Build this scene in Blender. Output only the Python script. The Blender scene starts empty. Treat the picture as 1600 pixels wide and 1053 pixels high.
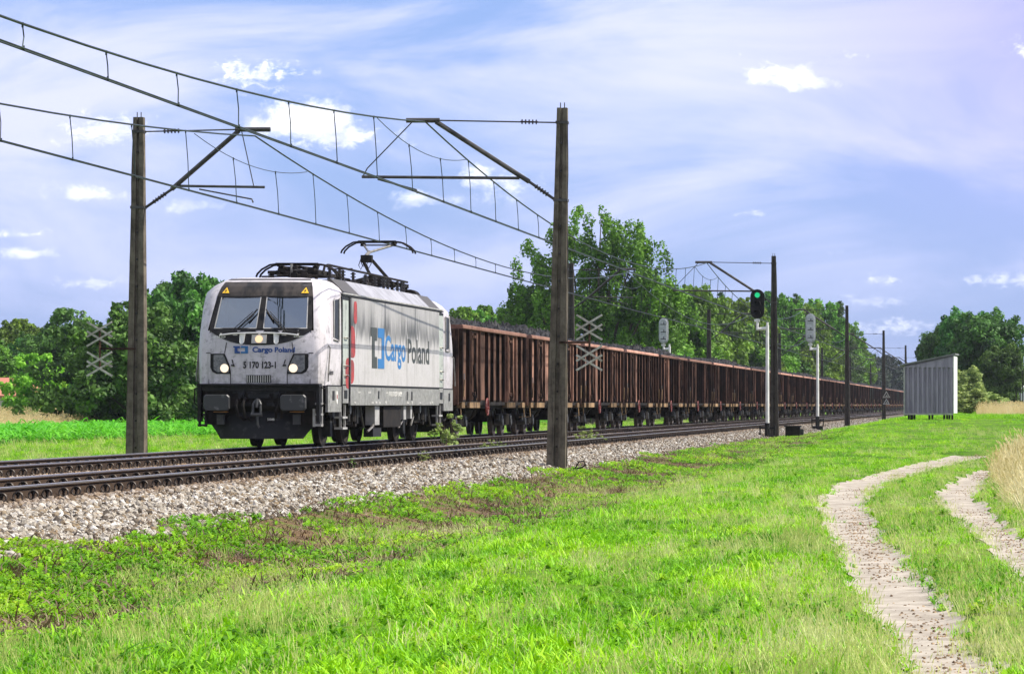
import bpy, math, random
import numpy as np
from mathutils import Vector, Matrix, noise as mnoise

rnd = random.Random(7)
RNG = np.random.default_rng(11)
sc = bpy.context.scene
COL = sc.collection
R = math.radians

# ------------------------------------------------------------------ camera, sky, sun, exposure
ZC = 1.43                       # eye height above the foot of the near masts
cam_d = bpy.data.cameras.new('camera')
cam = bpy.data.objects.new('camera', cam_d); COL.objects.link(cam)
cam.location = (0, 0, ZC); cam.rotation_euler = (R(90), 0, 0)
cam_d.sensor_width = 36; cam_d.lens = 112.5
cam_d.shift_x = -753 / 1600; cam_d.shift_y = 106.5 / 1600
cam_d.clip_start = 0.5; cam_d.clip_end = 8000
sc.camera = cam

SUN = Vector((0.95, 0.16, 1.10)).normalized()
sun_d = bpy.data.lights.new('sun', 'SUN'); sun_d.energy = 5.0; sun_d.angle = R(0.5); sun_d.color = (1.0, 0.94, 0.83)
sun = bpy.data.objects.new('sun', sun_d); COL.objects.link(sun)
sun.rotation_euler = SUN.to_track_quat('Z', 'Y').to_euler(); sun.location = (60, 0, 80)

sc.view_settings.view_transform = 'Standard'; sc.view_settings.look = 'None'
sc.view_settings.gamma = 1; sc.view_settings.use_curve_mapping = False
sc.view_settings.exposure = 0.55

W = bpy.data.worlds.new('World'); sc.world = W; W.use_nodes = True
def build_world():
    nt = W.node_tree; N = nt.nodes; N.clear(); LK = nt.links.new
    def math_(op, a, b=None, c=None, clamp=False):
        n = N.new('ShaderNodeMath'); n.operation = op; n.use_clamp = clamp
        for i, v in enumerate((a, b, c)):
            if v is None: continue
            if isinstance(v, (int, float)): n.inputs[i].default_value = v
            else: LK(v, n.inputs[i])
        return n.outputs[0]
    def mix(f, a, b, bt='MIX'):
        n = N.new('ShaderNodeMix'); n.data_type = 'RGBA'; n.blend_type = bt
        for i, v in ((0, f), (6, a), (7, b)):
            if isinstance(v, (int, float)): n.inputs[i].default_value = v
            elif isinstance(v, tuple): n.inputs[i].default_value = v + (1,)
            else: LK(v, n.inputs[i])
        return n.outputs[2]
    out = N.new('ShaderNodeOutputWorld'); bg = N.new('ShaderNodeBackground')
    sky = N.new('ShaderNodeTexSky'); sky.sky_type = 'NISHITA'; sky.sun_disc = False
    sky.sun_elevation = math.asin(SUN.z); sky.sun_rotation = math.atan2(SUN.x, SUN.y)
    sky.air_density = 1.0; sky.dust_density = 1.2; sky.ozone_density = 2.0
    tc = N.new('ShaderNodeTexCoord'); sep = N.new('ShaderNodeSeparateXYZ'); LK(tc.outputs['Generated'], sep.inputs[0])
    X, Y, Z = sep.outputs
    Ya = math_('MAXIMUM', math_('ABSOLUTE', Y), 0.05)
    u = math_('DIVIDE', X, Ya); v = math_('DIVIDE', Z, Ya)
    comb = N.new('ShaderNodeCombineXYZ'); LK(u, comb.inputs[0]); LK(v, comb.inputs[1])
    P = comb.outputs[0]
    def noise(scale, detail, rough, sx=1, sy=1, off=0.0, dist=0.0):
        m = N.new('ShaderNodeMapping'); m.inputs['Scale'].default_value = (sx, sy, 1); m.inputs['Location'].default_value = (off, off * .7, off)
        LK(P, m.inputs[0]); t = N.new('ShaderNodeTexNoise'); t.inputs['Scale'].default_value = scale
        t.inputs['Detail'].default_value = detail; t.inputs['Roughness'].default_value = rough; t.inputs['Distortion'].default_value = dist
        LK(m.outputs[0], t.inputs['Vector']); return t.outputs[0]
    def ramp(x, a, b):
        n = N.new('ShaderNodeMapRange'); n.interpolation_type = 'SMOOTHSTEP'; LK(x, n.inputs[0]) 
        n.inputs[1].default_value = a; n.inputs[2].default_value = b; return n.outputs[0]
    base = mix(0.6, sky.outputs[0], (2.9, 4.6, 10.2))
    # thin high veil, lavender white, denser above and towards the middle
    veil = ramp(noise(7, 6, .58, 1.0, 3.0, 3.1, .7), .33, .66)
    up = ramp(v, 0.0, 0.085)
    vf = math_('MULTIPLY', veil, math_('MULTIPLY_ADD', up, .62, .30), clamp=True)
    c = mix(vf, base, (7.5, 7.8, 10.8))
    pur = math_('MULTIPLY', ramp(u, -.10, .03), ramp(v, .02, .13))
    c = mix(math_('MULTIPLY', pur, .65), c, (4.6, 4.3, 9.8))
    # small cumulus puffs: (u, v, half width, half height, strength)
    puffs = [(400,118,62,26,1),(1232,127,82,24,1),(1196,112,30,16,.8),(478,192,88,34,.95),(540,215,70,22,.7),(760,282,120,30,.85),(690,312,110,22,.55),
             (55,366,90,15,.9),(40,396,75,14,.6),(135,306,75,20,.6),(300,325,90,18,.4),(1598,85,24,18,.9),(160,205,70,25,.6),(150,445,60,14,.35),
             (1375,438,34,12,.5),(1338,88,34,9,.45),(1560,438,60,13,.45),(1180,335,24,10,.4),(1400,512,60,14,.4),(1310,395,22,9,.35),(1385,472,60,10,.3)]
    wob = noise(95, 6, .62, 1, 1.3, 1.7, .25)
    wob2 = noise(34, 4, .55, 1, 1.5, 5.7, .2)
    total = None; shade = None
    wob3 = noise(230, 5, .62, 1, 1.6, 4.4, .4)
    for (px, py, rx, ry, s) in puffs:
        small = rx < 72
        if small: rx, ry, s = rx*1.25, ry*1.35, s*.8
        uu = (px - 1553) / 5000; vv = (633 - py) / 5000
        du = math_('DIVIDE', math_('SUBTRACT', u, uu), rx / 5000)
        dv = math_('DIVIDE', math_('SUBTRACT', v, vv), ry / 5000)
        # flatter underneath: the lower half is squeezed
        dv2 = math_('MULTIPLY', dv, math_('MULTIPLY_ADD', math_('LESS_THAN', dv, 0), .55, 1))
        d = math_('SQRT', math_('ADD', math_('MULTIPLY', du, du), math_('MULTIPLY', dv2, dv2)))
        e = math_('ADD', math_('MULTIPLY', math_('SUBTRACT', wob3 if small else wob, .5), 3.4 if small else 3.2), math_('MULTIPLY', math_('SUBTRACT', wob2, .5), 3.2))
        m = math_('MULTIPLY', ramp(math_('ADD', math_('SUBTRACT', .50 if small else .62, d), e), -.32, .75), s*.95)
        near = N.new('ShaderNodeMath'); near.operation = 'LESS_THAN'; LK(d, near.inputs[0]); near.inputs[1].default_value = 1.9
        m = math_('MULTIPLY', m, near.outputs[0])
        low = math_('MULTIPLY', ramp(dv, .25, -.75), m); shade = low if shade is None else math_('MAXIMUM', shade, low)
        total = m if total is None else math_('MAXIMUM', total, m)
    tone = mix(ramp(noise(120, 5, .6, 1, 1.4, 9.1), .35, .62), (9.8, 10.0, 12.0), (15.0, 15.0, 15.6))
    tone = mix(math_('MULTIPLY', shade, .75), tone, (8.2, 8.6, 11.2))
    front = math_('GREATER_THAN', Y, 0.0)
    c = mix(math_('MULTIPLY', total, front), c, tone)
    # unseen cloud tone added overhead and behind the camera to neutralise the fill light
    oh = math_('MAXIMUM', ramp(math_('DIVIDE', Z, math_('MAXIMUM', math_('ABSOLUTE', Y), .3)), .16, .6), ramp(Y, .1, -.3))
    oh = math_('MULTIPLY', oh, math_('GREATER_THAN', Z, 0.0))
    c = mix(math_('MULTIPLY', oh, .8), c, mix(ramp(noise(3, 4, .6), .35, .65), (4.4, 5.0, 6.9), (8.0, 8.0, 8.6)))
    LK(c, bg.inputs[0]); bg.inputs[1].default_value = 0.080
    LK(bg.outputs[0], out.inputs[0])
build_world()

# ------------------------------------------------------------------ helpers
class MB:
    def __init__(s): s.v = []; s.f = []
    def add(s, vs, fs):
        o = len(s.v); s.v.extend(tuple(p) for p in vs); s.f.extend(tuple(i + o for i in f) for f in fs); return s
    def box(s, x0, x1, y0, y1, z0, z1):
        vs = [(x0,y0,z0),(x1,y0,z0),(x1,y1,z0),(x0,y1,z0),(x0,y0,z1),(x1,y0,z1),(x1,y1,z1),(x0,y1,z1)]
        return s.add(vs, [(3,2,1,0),(4,5,6,7),(0,1,5,4),(1,2,6,5),(2,3,7,6),(3,0,4,7)])
    def cbox(s, c, d): return s.box(c[0]-d[0]/2,c[0]+d[0]/2,c[1]-d[1]/2,c[1]+d[1]/2,c[2]-d[2]/2,c[2]+d[2]/2)
    def bevbox(s, x0, x1, y0, y1, z0, z1, b=.02):
        # chamfered along the edges running in y
        pts = [(x0+b,z0),(x1-b,z0),(x1,z0+b),(x1,z1-b),(x1-b,z1),(x0+b,z1),(x0,z1-b),(x0,z0+b)]
        return s.prism([(x,y0,z) for x,z in pts], (0,y1-y0,0))
    def bar(s, p0, p1, w, h, upv=(0,0,1)):
        p0 = Vector(p0); p1 = Vector(p1); d = (p1-p0).normalized(); u = Vector(upv)
        if abs(d.dot(u)) > .98: u = Vector((0,1,0))
        a = d.cross(u).normalized(); b = a.cross(d).normalized()
        vs = []
        for p in (p0, p1):
            for i, j in ((-1,-1),(1,-1),(1,1),(-1,1)): vs.append(p + a*w/2*i + b*h/2*j)
        return s.add(vs, [(3,2,1,0),(4,5,6,7),(0,1,5,4),(1,2,6,5),(2,3,7,6),(3,0,4,7)])
    def tube(s, pts, r, n=8, cap=True):
        pts = [Vector(p) for p in pts]; rr = r if isinstance(r, (list, tuple)) else [r]*len(pts)
        vs = []; fs = []; pa = None
        for i, p in enumerate(pts):
            d = (pts[min(i+1,len(pts)-1)] - pts[max(i-1,0)]).normalized()
            if pa is None:
                u = Vector((0,0,1)) if abs(d.z) < .9 else Vector((1,0,0)); a = d.cross(u).normalized()
            else: a = (pa - d*pa.dot(d)).normalized()
            pa = a; b = d.cross(a)
            for k in range(n):
                t = 2*math.pi*k/n; vs.append(p + (a*math.cos(t)+b*math.sin(t))*rr[i])
        for i in range(len(pts)-1):
            for k in range(n):
                fs.append((i*n+k, i*n+(k+1)%n, (i+1)*n+(k+1)%n, (i+1)*n+k))
        if cap: fs.append(tuple(range(n-1,-1,-1))); fs.append(tuple((len(pts)-1)*n+k for k in range(n)))
        return s.add(vs, fs)
    def prism(s, poly, vec):
        n = len(poly); v = Vector(vec); vs = [Vector(p) for p in poly] + [Vector(p)+v for p in poly]
        fs = [tuple(range(n)), tuple(range(2*n-1, n-1, -1))] + [(i,n+i,n+(i+1)%n,(i+1)%n) for i in range(n)]
        return s.add(vs, fs)
    def loft(s, rings, closed=True, caps=True):
        n = len(rings[0]); vs = [p for r in rings for p in r]; fs = []
        for i in range(len(rings)-1):
            for k in range(n if closed else n-1):
                fs.append((i*n+k, i*n+(k+1)%n, (i+1)*n+(k+1)%n, (i+1)*n+k))
        if caps: fs.append(tuple(range(n-1,-1,-1))); fs.append(tuple((len(rings)-1)*n+k for k in range(n)))
        return s.add(vs, fs)
    def sphere(s, c, r, nu=8, nv=6):
        rx, ry, rz = r if isinstance(r, (list, tuple)) else (r, r, r)
        rings = []
        for j in range(1, nv):
            t = math.pi*j/nv
            rings.append([(c[0]+rx*math.sin(t)*math.cos(2*math.pi*k/nu), c[1]+ry*math.sin(t)*math.sin(2*math.pi*k/nu), c[2]-rz*math.cos(t)) for k in range(nu)])
        return s.loft(rings)
    def build(s, name, m, parent=None, smooth=False):
        me = bpy.data.meshes.new(name); me.from_pydata(s.v, [], s.f)
        me.validate(); import bmesh
        bm = bmesh.new(); bm.from_mesh(me); bmesh.ops.recalc_face_normals(bm, faces=bm.faces); bm.to_mesh(me); bm.free()
        if m: me.materials.append(m)
        if smooth:
            me.shade_smooth()
            if hasattr(me, 'set_sharp_from_angle'): me.set_sharp_from_angle(angle=R(40))
        o = bpy.data.objects.new(name, me); COL.objects.link(o)
        if parent: o.parent = parent
        return o

def tag(o, label=None, cat=None, group=None, kind=None):
    if label: o['label'] = label
    if cat: o['category'] = cat
    if group: o['group'] = group
    if kind: o['kind'] = kind
    return o
def thing(name, loc, label, cat, group=None, rz=0):
    o = bpy.data.objects.new(name, None); COL.objects.link(o); o.location = loc; o.rotation_euler = (0,0,rz)
    o.empty_display_size = .2
    return tag(o, label, cat, group)
def copy_tree(o, parent=None):
    c = o.copy(); COL.objects.link(c)
    if parent: c.parent = parent
    for ch in list(o.children): copy_tree(ch, c)
    return c
def mesh_np(name, V, F, m, attrs=None, smooth=False, link=True):
    """V (n,3) float, F (k,4) or (k,3) int"""
    V = np.asarray(V, np.float32); F = np.asarray(F, np.int32); k = F.shape[1]
    me = bpy.data.meshes.new(name)
    me.vertices.add(len(V)); me.vertices.foreach_set('co', V.ravel())
    me.loops.add(F.size); me.loops.foreach_set('vertex_index', F.ravel())
    me.polygons.add(len(F)); me.polygons.foreach_set('loop_start', np.arange(0, F.size, k, dtype=np.int32))
    me.update(calc_edges=True)
    if attrs:
        for an, arr in attrs.items():
            a = me.attributes.new(an, 'FLOAT', 'POINT'); a.data.foreach_set('value', np.asarray(arr, np.float32))
    if m: me.materials.append(m)
    if smooth: me.shade_smooth()
    o = bpy.data.objects.new(name, me)
    if link: COL.objects.link(o)
    return o

# ------------------------------------------------------------------ materials
class NG:
    def __init__(s, name):
        s.m = bpy.data.materials.new(name); s.m.use_nodes = True; s.nt = s.m.node_tree; s.N = s.nt.nodes; s.N.clear()
        s.out = s.N.new('ShaderNodeOutputMaterial'); s.L = s.nt.links.new
    def val(s, sock, v):
        if v is None: return
        if isinstance(v, (int, float)): sock.default_value = v
        elif isinstance(v, tuple): sock.default_value = v + (1,) if len(v) == 3 and sock.type == 'RGBA' else v
        else: s.L(v, sock)
    def math(s, op, a, b=None, c=None, clamp=False):
        n = s.N.new('ShaderNodeMath'); n.operation = op; n.use_clamp = clamp
        for i, v in enumerate((a, b, c)): s.val(n.inputs[i], v)
        return n.outputs[0]
    def mix(s, f, a, b, bt='MIX'):
        n = s.N.new('ShaderNodeMix'); n.data_type = 'RGBA'; n.blend_type = bt
        s.val(n.inputs[0], f); s.val(n.inputs[6], a); s.val(n.inputs[7], b); return n.outputs[2]
    def coord(s, which='Object', scale=(1,1,1), rand=False):
        tc = s.N.new('ShaderNodeTexCoord'); o = tc.outputs[which]
        if rand:
            oi = s.N.new('ShaderNodeObjectInfo'); va = s.N.new('ShaderNodeVectorMath'); va.operation = 'ADD'
            s.L(o, va.inputs[0]); mu = s.math('MULTIPLY', oi.outputs['Random'], 71.0); s.L(mu, va.inputs[1]); o = va.outputs[0]
        mp = s.N.new('ShaderNodeMapping'); mp.inputs['Scale'].default_value = scale; s.L(o, mp.inputs[0]); return mp.outputs[0]
    def noise(s, vec, scale, detail=4, rough=.55, dist=0):
        t = s.N.new('ShaderNodeTexNoise'); t.inputs['Scale'].default_value = scale; t.inputs['Detail'].default_value = detail
        t.inputs['Roughness'].default_value = rough; t.inputs['Distortion'].default_value = dist; s.L(vec, t.inputs['Vector']); return t.outputs[0]
    def ramp(s, x, a, b, lo=0, hi=1):
        n = s.N.new('ShaderNodeMapRange'); n.interpolation_type = 'SMOOTHSTEP'; s.val(n.inputs[0], x)
        n.inputs[1].default_value = a; n.inputs[2].default_value = b; n.inputs[3].default_value = lo; n.inputs[4].default_value = hi; return n.outputs[0]
    def rand(s):
        return s.N.new('ShaderNodeObjectInfo').outputs['Random']
    def attr(s, n):
        a = s.N.new('ShaderNodeAttribute'); a.attribute_name = n; return a.outputs['Fac']
    def xyz(s, vec):
        n = s.N.new('ShaderNodeSeparateXYZ'); s.L(vec, n.inputs[0]); return n.outputs
    def principled(s, col, rough=.6, metal=0, bump=None, bstr=.3, bdist=.02, spec=.5):
        p = s.N.new('ShaderNodeBsdfPrincipled'); s.val(p.inputs['Base Color'], col); s.val(p.inputs['Roughness'], rough); s.val(p.inputs['Metallic'], metal)
        p.inputs['Specular IOR Level'].default_value = spec
        if bump is not None:
            b = s.N.new('ShaderNodeBump'); b.inputs['Strength'].default_value = bstr; b.inputs['Distance'].default_value = bdist
            s.L(bump, b.inputs['Height']); s.L(b.outputs[0], p.inputs['Normal'])
        return p.outputs[0]
    def done(s, sh): s.L(sh, s.out.inputs[0]); return s.m

def simple(name, c1, c2=None, rough=.6, metal=0, scale=6, bump=0, lo=.35, hi=.65, stretch=(1,1,1), rand=False, spec=.5):
    g = NG(name); v = g.coord('Object', stretch, rand); n = g.noise(v, scale, 5, .6)
    col = g.mix(g.ramp(n, lo, hi), c1, c2 or tuple(x*.7 for x in c1))
    return g.done(g.principled(col, g.math('MULTIPLY_ADD', n, .25, rough-.12), metal, n if bump else None, bump, spec=spec))

M = {}
def loco_white(name, base=(.60,.565,.595), streaks=True, grime=.5):
    g = NG(name); v = g.coord('Object'); x, y, z = g.xyz(v)
    big = g.noise(v, 1.3, 6, .65); fine = g.noise(v, 9, 5, .65)
    st = g.noise(g.coord('Object', (2.2, 2.2, .16)), 2.4, 6, .7)
    col = g.mix(g.math('MULTIPLY', g.ramp(big, .40, .68), .75*grime), base, (.30,.29,.265))
    col = g.mix(g.math('MULTIPLY', g.ramp(fine, .54, .72), .6*grime), col, (.17,.16,.145))
    col = g.mix(g.math('MULTIPLY', g.ramp(st, .50, .70), .8*grime), col, (.13,.125,.11))
    if streaks:
        # soot washed down from the gutter in drips of unequal length; it has dried darkest at their lower ends
        drip = g.noise(g.coord('Object', (1.0, 1.0, .02)), 4.5, 4, .7)
        drip2 = g.noise(g.coord('Object', (1.0, 1.0, .05)), 1.1, 3, .6); edge = g.math('ADD', g.math('MULTIPLY_ADD', drip, -1.7, 3.12), g.math('MULTIPLY', drip2, .9))
        over = g.math('SUBTRACT', z, edge)
        d = g.math('MULTIPLY', g.ramp(over, -.16, .16), g.ramp(over, .70, .15, .38, 1.0))
        col = g.mix(g.math('MULTIPLY', d, g.ramp(drip2, .35, .62, .58, .95)), col, (.032,.031,.027))
        pan = g.math('FRACT', g.math('MULTIPLY_ADD', y, 1/4.3, .17))
        seam = g.math('MULTIPLY', g.math('ADD', g.ramp(pan, .035, .0), g.ramp(pan, .965, 1.0), clamp=True), g.ramp(z, 2.3, 3.3))
        col = g.mix(g.math('MULTIPLY', seam, .7), col, (.02,.02,.018))
        rib = g.math('FRACT', g.math('MULTIPLY', z, 11.0))
        return g.done(g.principled(col, .45, 0, g.ramp(rib, .0, .12), .08, .01))
    spot = g.noise(v, 4.2, 6, .75); col = g.mix(g.math('MULTIPLY', g.ramp(spot, .54, .66), 1.0*grime), col, (.07,.065,.055))
    low = g.math('MULTIPLY', g.ramp(z, 2.15, 1.45), g.ramp(fine, .38, .58))
    col = g.mix(g.math('MULTIPLY', low, .6*grime), col, (.10,.09,.075))
    return g.done(g.principled(col, .38, 0, fine, .05, .01))
M['white'] = loco_white('dirty_white_paint', streaks=False, grime=.55)
M['side'] = loco_white('sooty_side_paint', (.48,.465,.465))
M['door'] = loco_white('door_paint', (.42,.46,.41), streaks=False, grime=.7)
M['skirt'] = loco_white('grey_skirt_paint', (.31,.305,.295), streaks=False, grime=.8)
M['roofgrey'] = simple('roof_panel_grey', (.36,.36,.38), (.25,.25,.265), .45, .1, 2)
M['grille'] = simple('dark_roof_grille', (.045,.042,.04), (.07,.066,.06), .6, 0, 30)
M['black'] = simple('black_paint', (.008,.008,.009), (.022,.020,.019), .5, 0, 5, spec=.2)
M['sootblack'] = simple('sooty_front_band', (.014,.0135,.013), (.055,.046,.04), .5, 0, 3, stretch=(2,1,.5), spec=.25)
M['under'] = simple('greasy_black_underframe', (.008,.0075,.007), (.026,.022,.019), .75, 0, 4, spec=.15)
M['steel'] = simple('worn_steel', (.24,.23,.21), (.13,.12,.11), .5, .4, 8)
M['padsteel'] = simple('scuffed_buffer_steel', (.045,.046,.048), (.22,.22,.22), .5, .3, 5, lo=.55, hi=.8)
M['plow'] = simple('scraped_plough_black', (.016,.0165,.018), (.06,.06,.06), .6, 0, 5, lo=.5, hi=.8, spec=.2)
M['lightgrey'] = simple('light_grey_metal', (.50,.49,.47), (.36,.35,.33), .5, .3, 4)
M['whitepaint'] = simple('white_mast_paint', (.78,.78,.76), (.62,.62,.60), .5, 0, 4)
M['chrome'] = simple('bright_rail', (.75,.74,.72), (.6,.6,.58), .3, .3, 4)
M['navy'] = simple('navy_lettering', (.01,.055,.22), (.012,.06,.24), .5)
M['blue'] = simple('blue_lettering', (.015,.135,.36), (.02,.15,.38), .5)
M['darkgreen'] = simple('dark_grey_lettering', (.03,.035,.03), (.05,.055,.045), .5)
M['blacklet'] = simple('black_lettering', (.01,.01,.01), (.012,.012,.012), .5)
M['whitelet'] = simple('white_lettering', (.75,.74,.70), (.7,.7,.66), .5)
M['red'] = simple('red_marking', (.40,.03,.025), (.22,.035,.03), .5, 0, 3)
M['redwheel'] = simple('red_handwheel', (.20,.025,.02), (.09,.02,.015), .6, 0, 8)
M['yellow'] = simple('yellow_warning', (.85,.50,.02), (.75,.45,.02), .5)
M['orange'] = simple('rusty_orange_step', (.45,.20,.03), (.25,.12,.04), .6)
M['copper'] = simple('catenary_wire', (.035,.055,.05), (.025,.035,.033), .45, .6, 3)
M['galv'] = simple('weathered_steel_tube', (.085,.08,.074), (.05,.047,.043), .5, .5, 5)
M['insul'] = simple('brown_insulator', (.03,.022,.018), (.02,.016,.014), .25)
M['rust'] = None
def lamp_mat(name, col, s):
    g = NG(name); e = g.N.new('ShaderNodeEmission'); e.inputs[0].default_value = col + (1,); e.inputs[1].default_value = s
    return g.done(e.outputs[0])
M['headlamp'] = lamp_mat('lit_headlamp', (1.0,.66,.40), .95)
M['headlamp2'] = lamp_mat('lit_headlamp_core', (1.0,.80,.60), 1.0)
M['green_lamp'] = lamp_mat('lit_green_signal', (.02,.50,.20), .9)
def glass():
    g = NG('windscreen_glass'); t = g.N.new('ShaderNodeBsdfTransparent'); t.inputs[0].default_value = (.45,.52,.55,1)
    gl = g.N.new('ShaderNodeBsdfGlossy'); gl.inputs['Roughness'].default_value = .03; gl.inputs[0].default_value = (.85,.93,1,1)
    fr = g.N.new('ShaderNodeFresnel'); fr.inputs[0].default_value = 1.5
    ms = g.N.new('ShaderNodeMixShader'); g.L(g.math('MULTIPLY_ADD', fr.outputs[0], 1.3, .20, clamp=True), ms.inputs[0])
    g.L(t.outputs[0], ms.inputs[1]); g.L(gl.outputs[0], ms.inputs[2]); return g.done(ms.outputs[0])
M['glass'] = glass()
M['darkglass'] = simple('dark_side_window', (.008,.008,.009), (.014,.014,.015), .35, spec=.15)
M['lensglass'] = simple('smoked_lens_cover', (.10,.10,.105), (.20,.20,.20), .2, 0, 14)

def wagon_mat(name, dark, rusty, lo, hi):
    g = NG(name); v = g.coord('Object', rand=True); big = g.noise(v, .9, 6, .65)
    st = g.noise(g.coord('Object', (1.6, 1.6, .22), True), 3.2, 6, .72); fine = g.noise(v, 16, 4, .7)
    f = g.math('ADD', g.math('MULTIPLY', big, .45), g.math('MULTIPLY', st, .55))
    col = g.mix(g.ramp(f, lo, hi), dark, rusty)
    hs = g.N.new('ShaderNodeHueSaturation'); g.val(hs.inputs['Value'], g.math('MULTIPLY_ADD', g.rand(), .95, .45)); g.val(hs.inputs['Color'], col)
    col = g.mix(g.math('MULTIPLY', g.ramp(fine, .55, .75), .5), hs.outputs[0], (.012,.009,.008))
    return g.done(g.principled(col, .85, 0, fine, .2, .01, .1))
M['wpanel'] = wagon_mat('sunlit_tone_rusty_panel', (.035,.022,.018), (.34,.19,.14), .38, .62)  # rust brightened so the panels carry the sunlit strips between ribs
M['wrib'] = wagon_mat('shade_tone_rusty_rib', (.005,.0035,.003), (.040,.020,.015), .40, .64)  # rust darkened to near black: shade of the ribs' near sides in the colour
M['wrim'] = wagon_mat('pinkish_rust_rim', (.25,.13,.10), (.44,.25,.195), .35, .6)
M['wend'] = wagon_mat('rusty_end_wall', (.012,.008,.007), (.20,.11,.08), .38, .62)
M['wsill'] = wagon_mat('ochre_sill', (.05,.035,.025), (.33,.22,.12), .38, .62)
M['wgreen'] = wagon_mat('faded_green_panel', (.05,.075,.065), (.20,.27,.24), .30, .58)
g = NG('coal'); v = g.coord('Object', rand=True); n = g.noise(v, 7, 5, .7)
M['coal'] = g.done(g.principled(g.mix(g.ramp(n, .4, .7), (.006,.006,.007), (.024,.024,.027)), .5, 0, n, .6, .06, .25))
def concrete(name, a, b):
    g = NG(name); v = g.coord('Object', rand=True); n = g.noise(v, 3, 6, .7); st = g.noise(g.coord('Object', (4,4,.25), True), 3, 6, .75); f = g.noise(v, 40, 3, .7)
    col = g.mix(g.ramp(n, .35, .68), a, b); col = g.mix(g.math('MULTIPLY', g.ramp(st, .5, .68), .75), col, (.035,.028,.022))
    col = g.mix(g.math('MULTIPLY', g.ramp(f, .52, .7), .4), col, (.05,.045,.04))
    return g.done(g.principled(col, .85, 0, f, .3, .01, .2))
M['mast'] = concrete('weathered_concrete_mast', (.17,.145,.11), (.07,.058,.046))
M['mastdark'] = concrete('dark_concrete_mast', (.075,.065,.055), (.04,.035,.03))
M['sleeper'] = concrete('concrete_sleeper', (.30,.26,.20), (.20,.17,.13))
M['railside'] = simple('rusty_rail_side', (.055,.036,.023), (.03,.020,.014), .85, 0, 3, stretch=(1,.1,1), spec=.15)
M['railtop'] = simple('polished_rail_head', (.52,.49,.47), (.40,.36,.32), .28, .85, 2, stretch=(1,.05,1))
M['clip'] = simple('black_rail_clip', (.022,.018,.016), (.05,.038,.03), .5, .5, 9)
M['bark'] = simple('bark', (.055,.042,.032), (.11,.09,.07), .9, 0, 3, .3)
M['skin'] = simple('skin', (.42,.24,.17), (.38,.21,.15), .6)
M['shirt'] = simple('dark_blue_shirt', (.03,.04,.07), (.02,.03,.05), .8)
M['hair'] = simple('brown_hair', (.03,.02,.014), (.02,.014,.01), .8)
M['cabgrey'] = simple('cab_interior_grey', (.16,.19,.21), (.12,.14,.16), .7)
M['cabdesk'] = simple('cab_desk', (.34,.38,.42), (.2,.23,.26), .6, 0, 9)

# ------------------------------------------------------------------ terrain
def ss(a, b, x):
    t = np.clip((x - a) / (b - a), 0, 1); return t*t*(3-2*t)
RUT1 = np.array([(14,.05,.25),(18.8,-.23,.25),(22.4,-.47,.24),(26.6,-.76,.31),(32,-1.15,.27),(40,-1.75,.28),(53.7,-2.57,.32),(64.8,-2.72,.38),(75,-2.3,.40),(86,-1.7,.48),(95,-1.05,.48),(104,-.5,.40)])
RUT2 = np.array([(22,1.05,.25),(28,.62,.24),(33.3,.31,.24),(38,.14,.21),(44.6,-.2,.25),(55.6,-.7,.30),(64.7,-.55,.28),(74,-.35,.22),(82,-.05,.15)])
def rut_c(rt, y): return np.interp(y, rt[:,0], rt[:,1])
def rut_w(rt, y): return np.interp(y, rt[:,0], rt[:,2], left=0, right=0)
def wav(x, y, s=1.0):
    return (np.sin(x*1.7*s+.3*np.sin(y*.9*s))*np.cos(y*1.1*s+1.3) + .6*np.sin(x*3.1*s+y*2.3*s+2) + .4*np.sin(x*5.3*s-y*4.1*s))/2
Z_RAIL = .43; Z_BED = .235
def gz(x, y):
    x = np.asarray(x, float); y = np.asarray(y, float); L = -x
    prof = np.interp(L, [-60, 0, 5.2, 6.8, 7.6, 8.4, 9.75, 10.6, 11.25, 18.75, 19.7, 22, 30, 46, 56, 400],
                        [-.15, -.15, -.17, -.33, -.42, -.36, -.02, .10, .20, .20, -.05, -.12, -.10, -.05, .35, .55])
    ditch = np.interp(L, [-60, 0, 5.2, 9.75, 10.6, 11.25, 18.75, 19.7, 22, 30, 46, 56, 400], [-.15, -.15, -.15, -.02, .10, .20, .20, -.05, -.12, -.10, -.05, .35, .55])
    k = ss(60, 110, y); z = prof*(1-k) + ditch*k
    z = z + .84*ss(92, 170, y)*ss(9.3, 4.5, L)
    z = z + .03*wav(x, y)*(1-ss(60, 200, y))*ss(11.4, 9.0, L) + .02*wav(x, y, .5)*ss(20, 24, L)
    for rt in (RUT1, RUT2):
        d = np.abs(x - rut_c(rt, y)); w = rut_w(rt, y)
        z = z - .07*ss(w*1.7+.02, w*.7, d)*(w > 0)
    return z
def ground_mat():
    g = NG('meadow_ground'); v = g.coord('Object'); n = g.noise(v, .35, 5, .6); f = g.noise(v, 6, 5, .7); d = g.noise(v, 1.6, 5, .65)
    x, y, z = g.xyz(v)
    col = g.mix(g.ramp(n, .35, .65), (.055,.13,.007), (.11,.22,.010))
    col = g.mix(g.math('MULTIPLY', g.ramp(f, .45, .7), .6), col, (.035,.06,.008))
    col = g.mix(g.math('MULTIPLY', g.ramp(d, .54, .68), .55), col, (.13,.095,.05))
    # bare brown soil on the foot of the bank beside the ballast
    bank = g.math('MULTIPLY', g.ramp(x, -6.9, -7.9), g.ramp(x, -10.6, -9.5))
    col = g.mix(g.math('MULTIPLY', bank, g.ramp(d, .42, .56, .15, .95)), col, (.15,.095,.055))
    return g.done(g.principled(col, .95, 0, f, .6, .05, .1))
M['ground'] = ground_mat()
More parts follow.
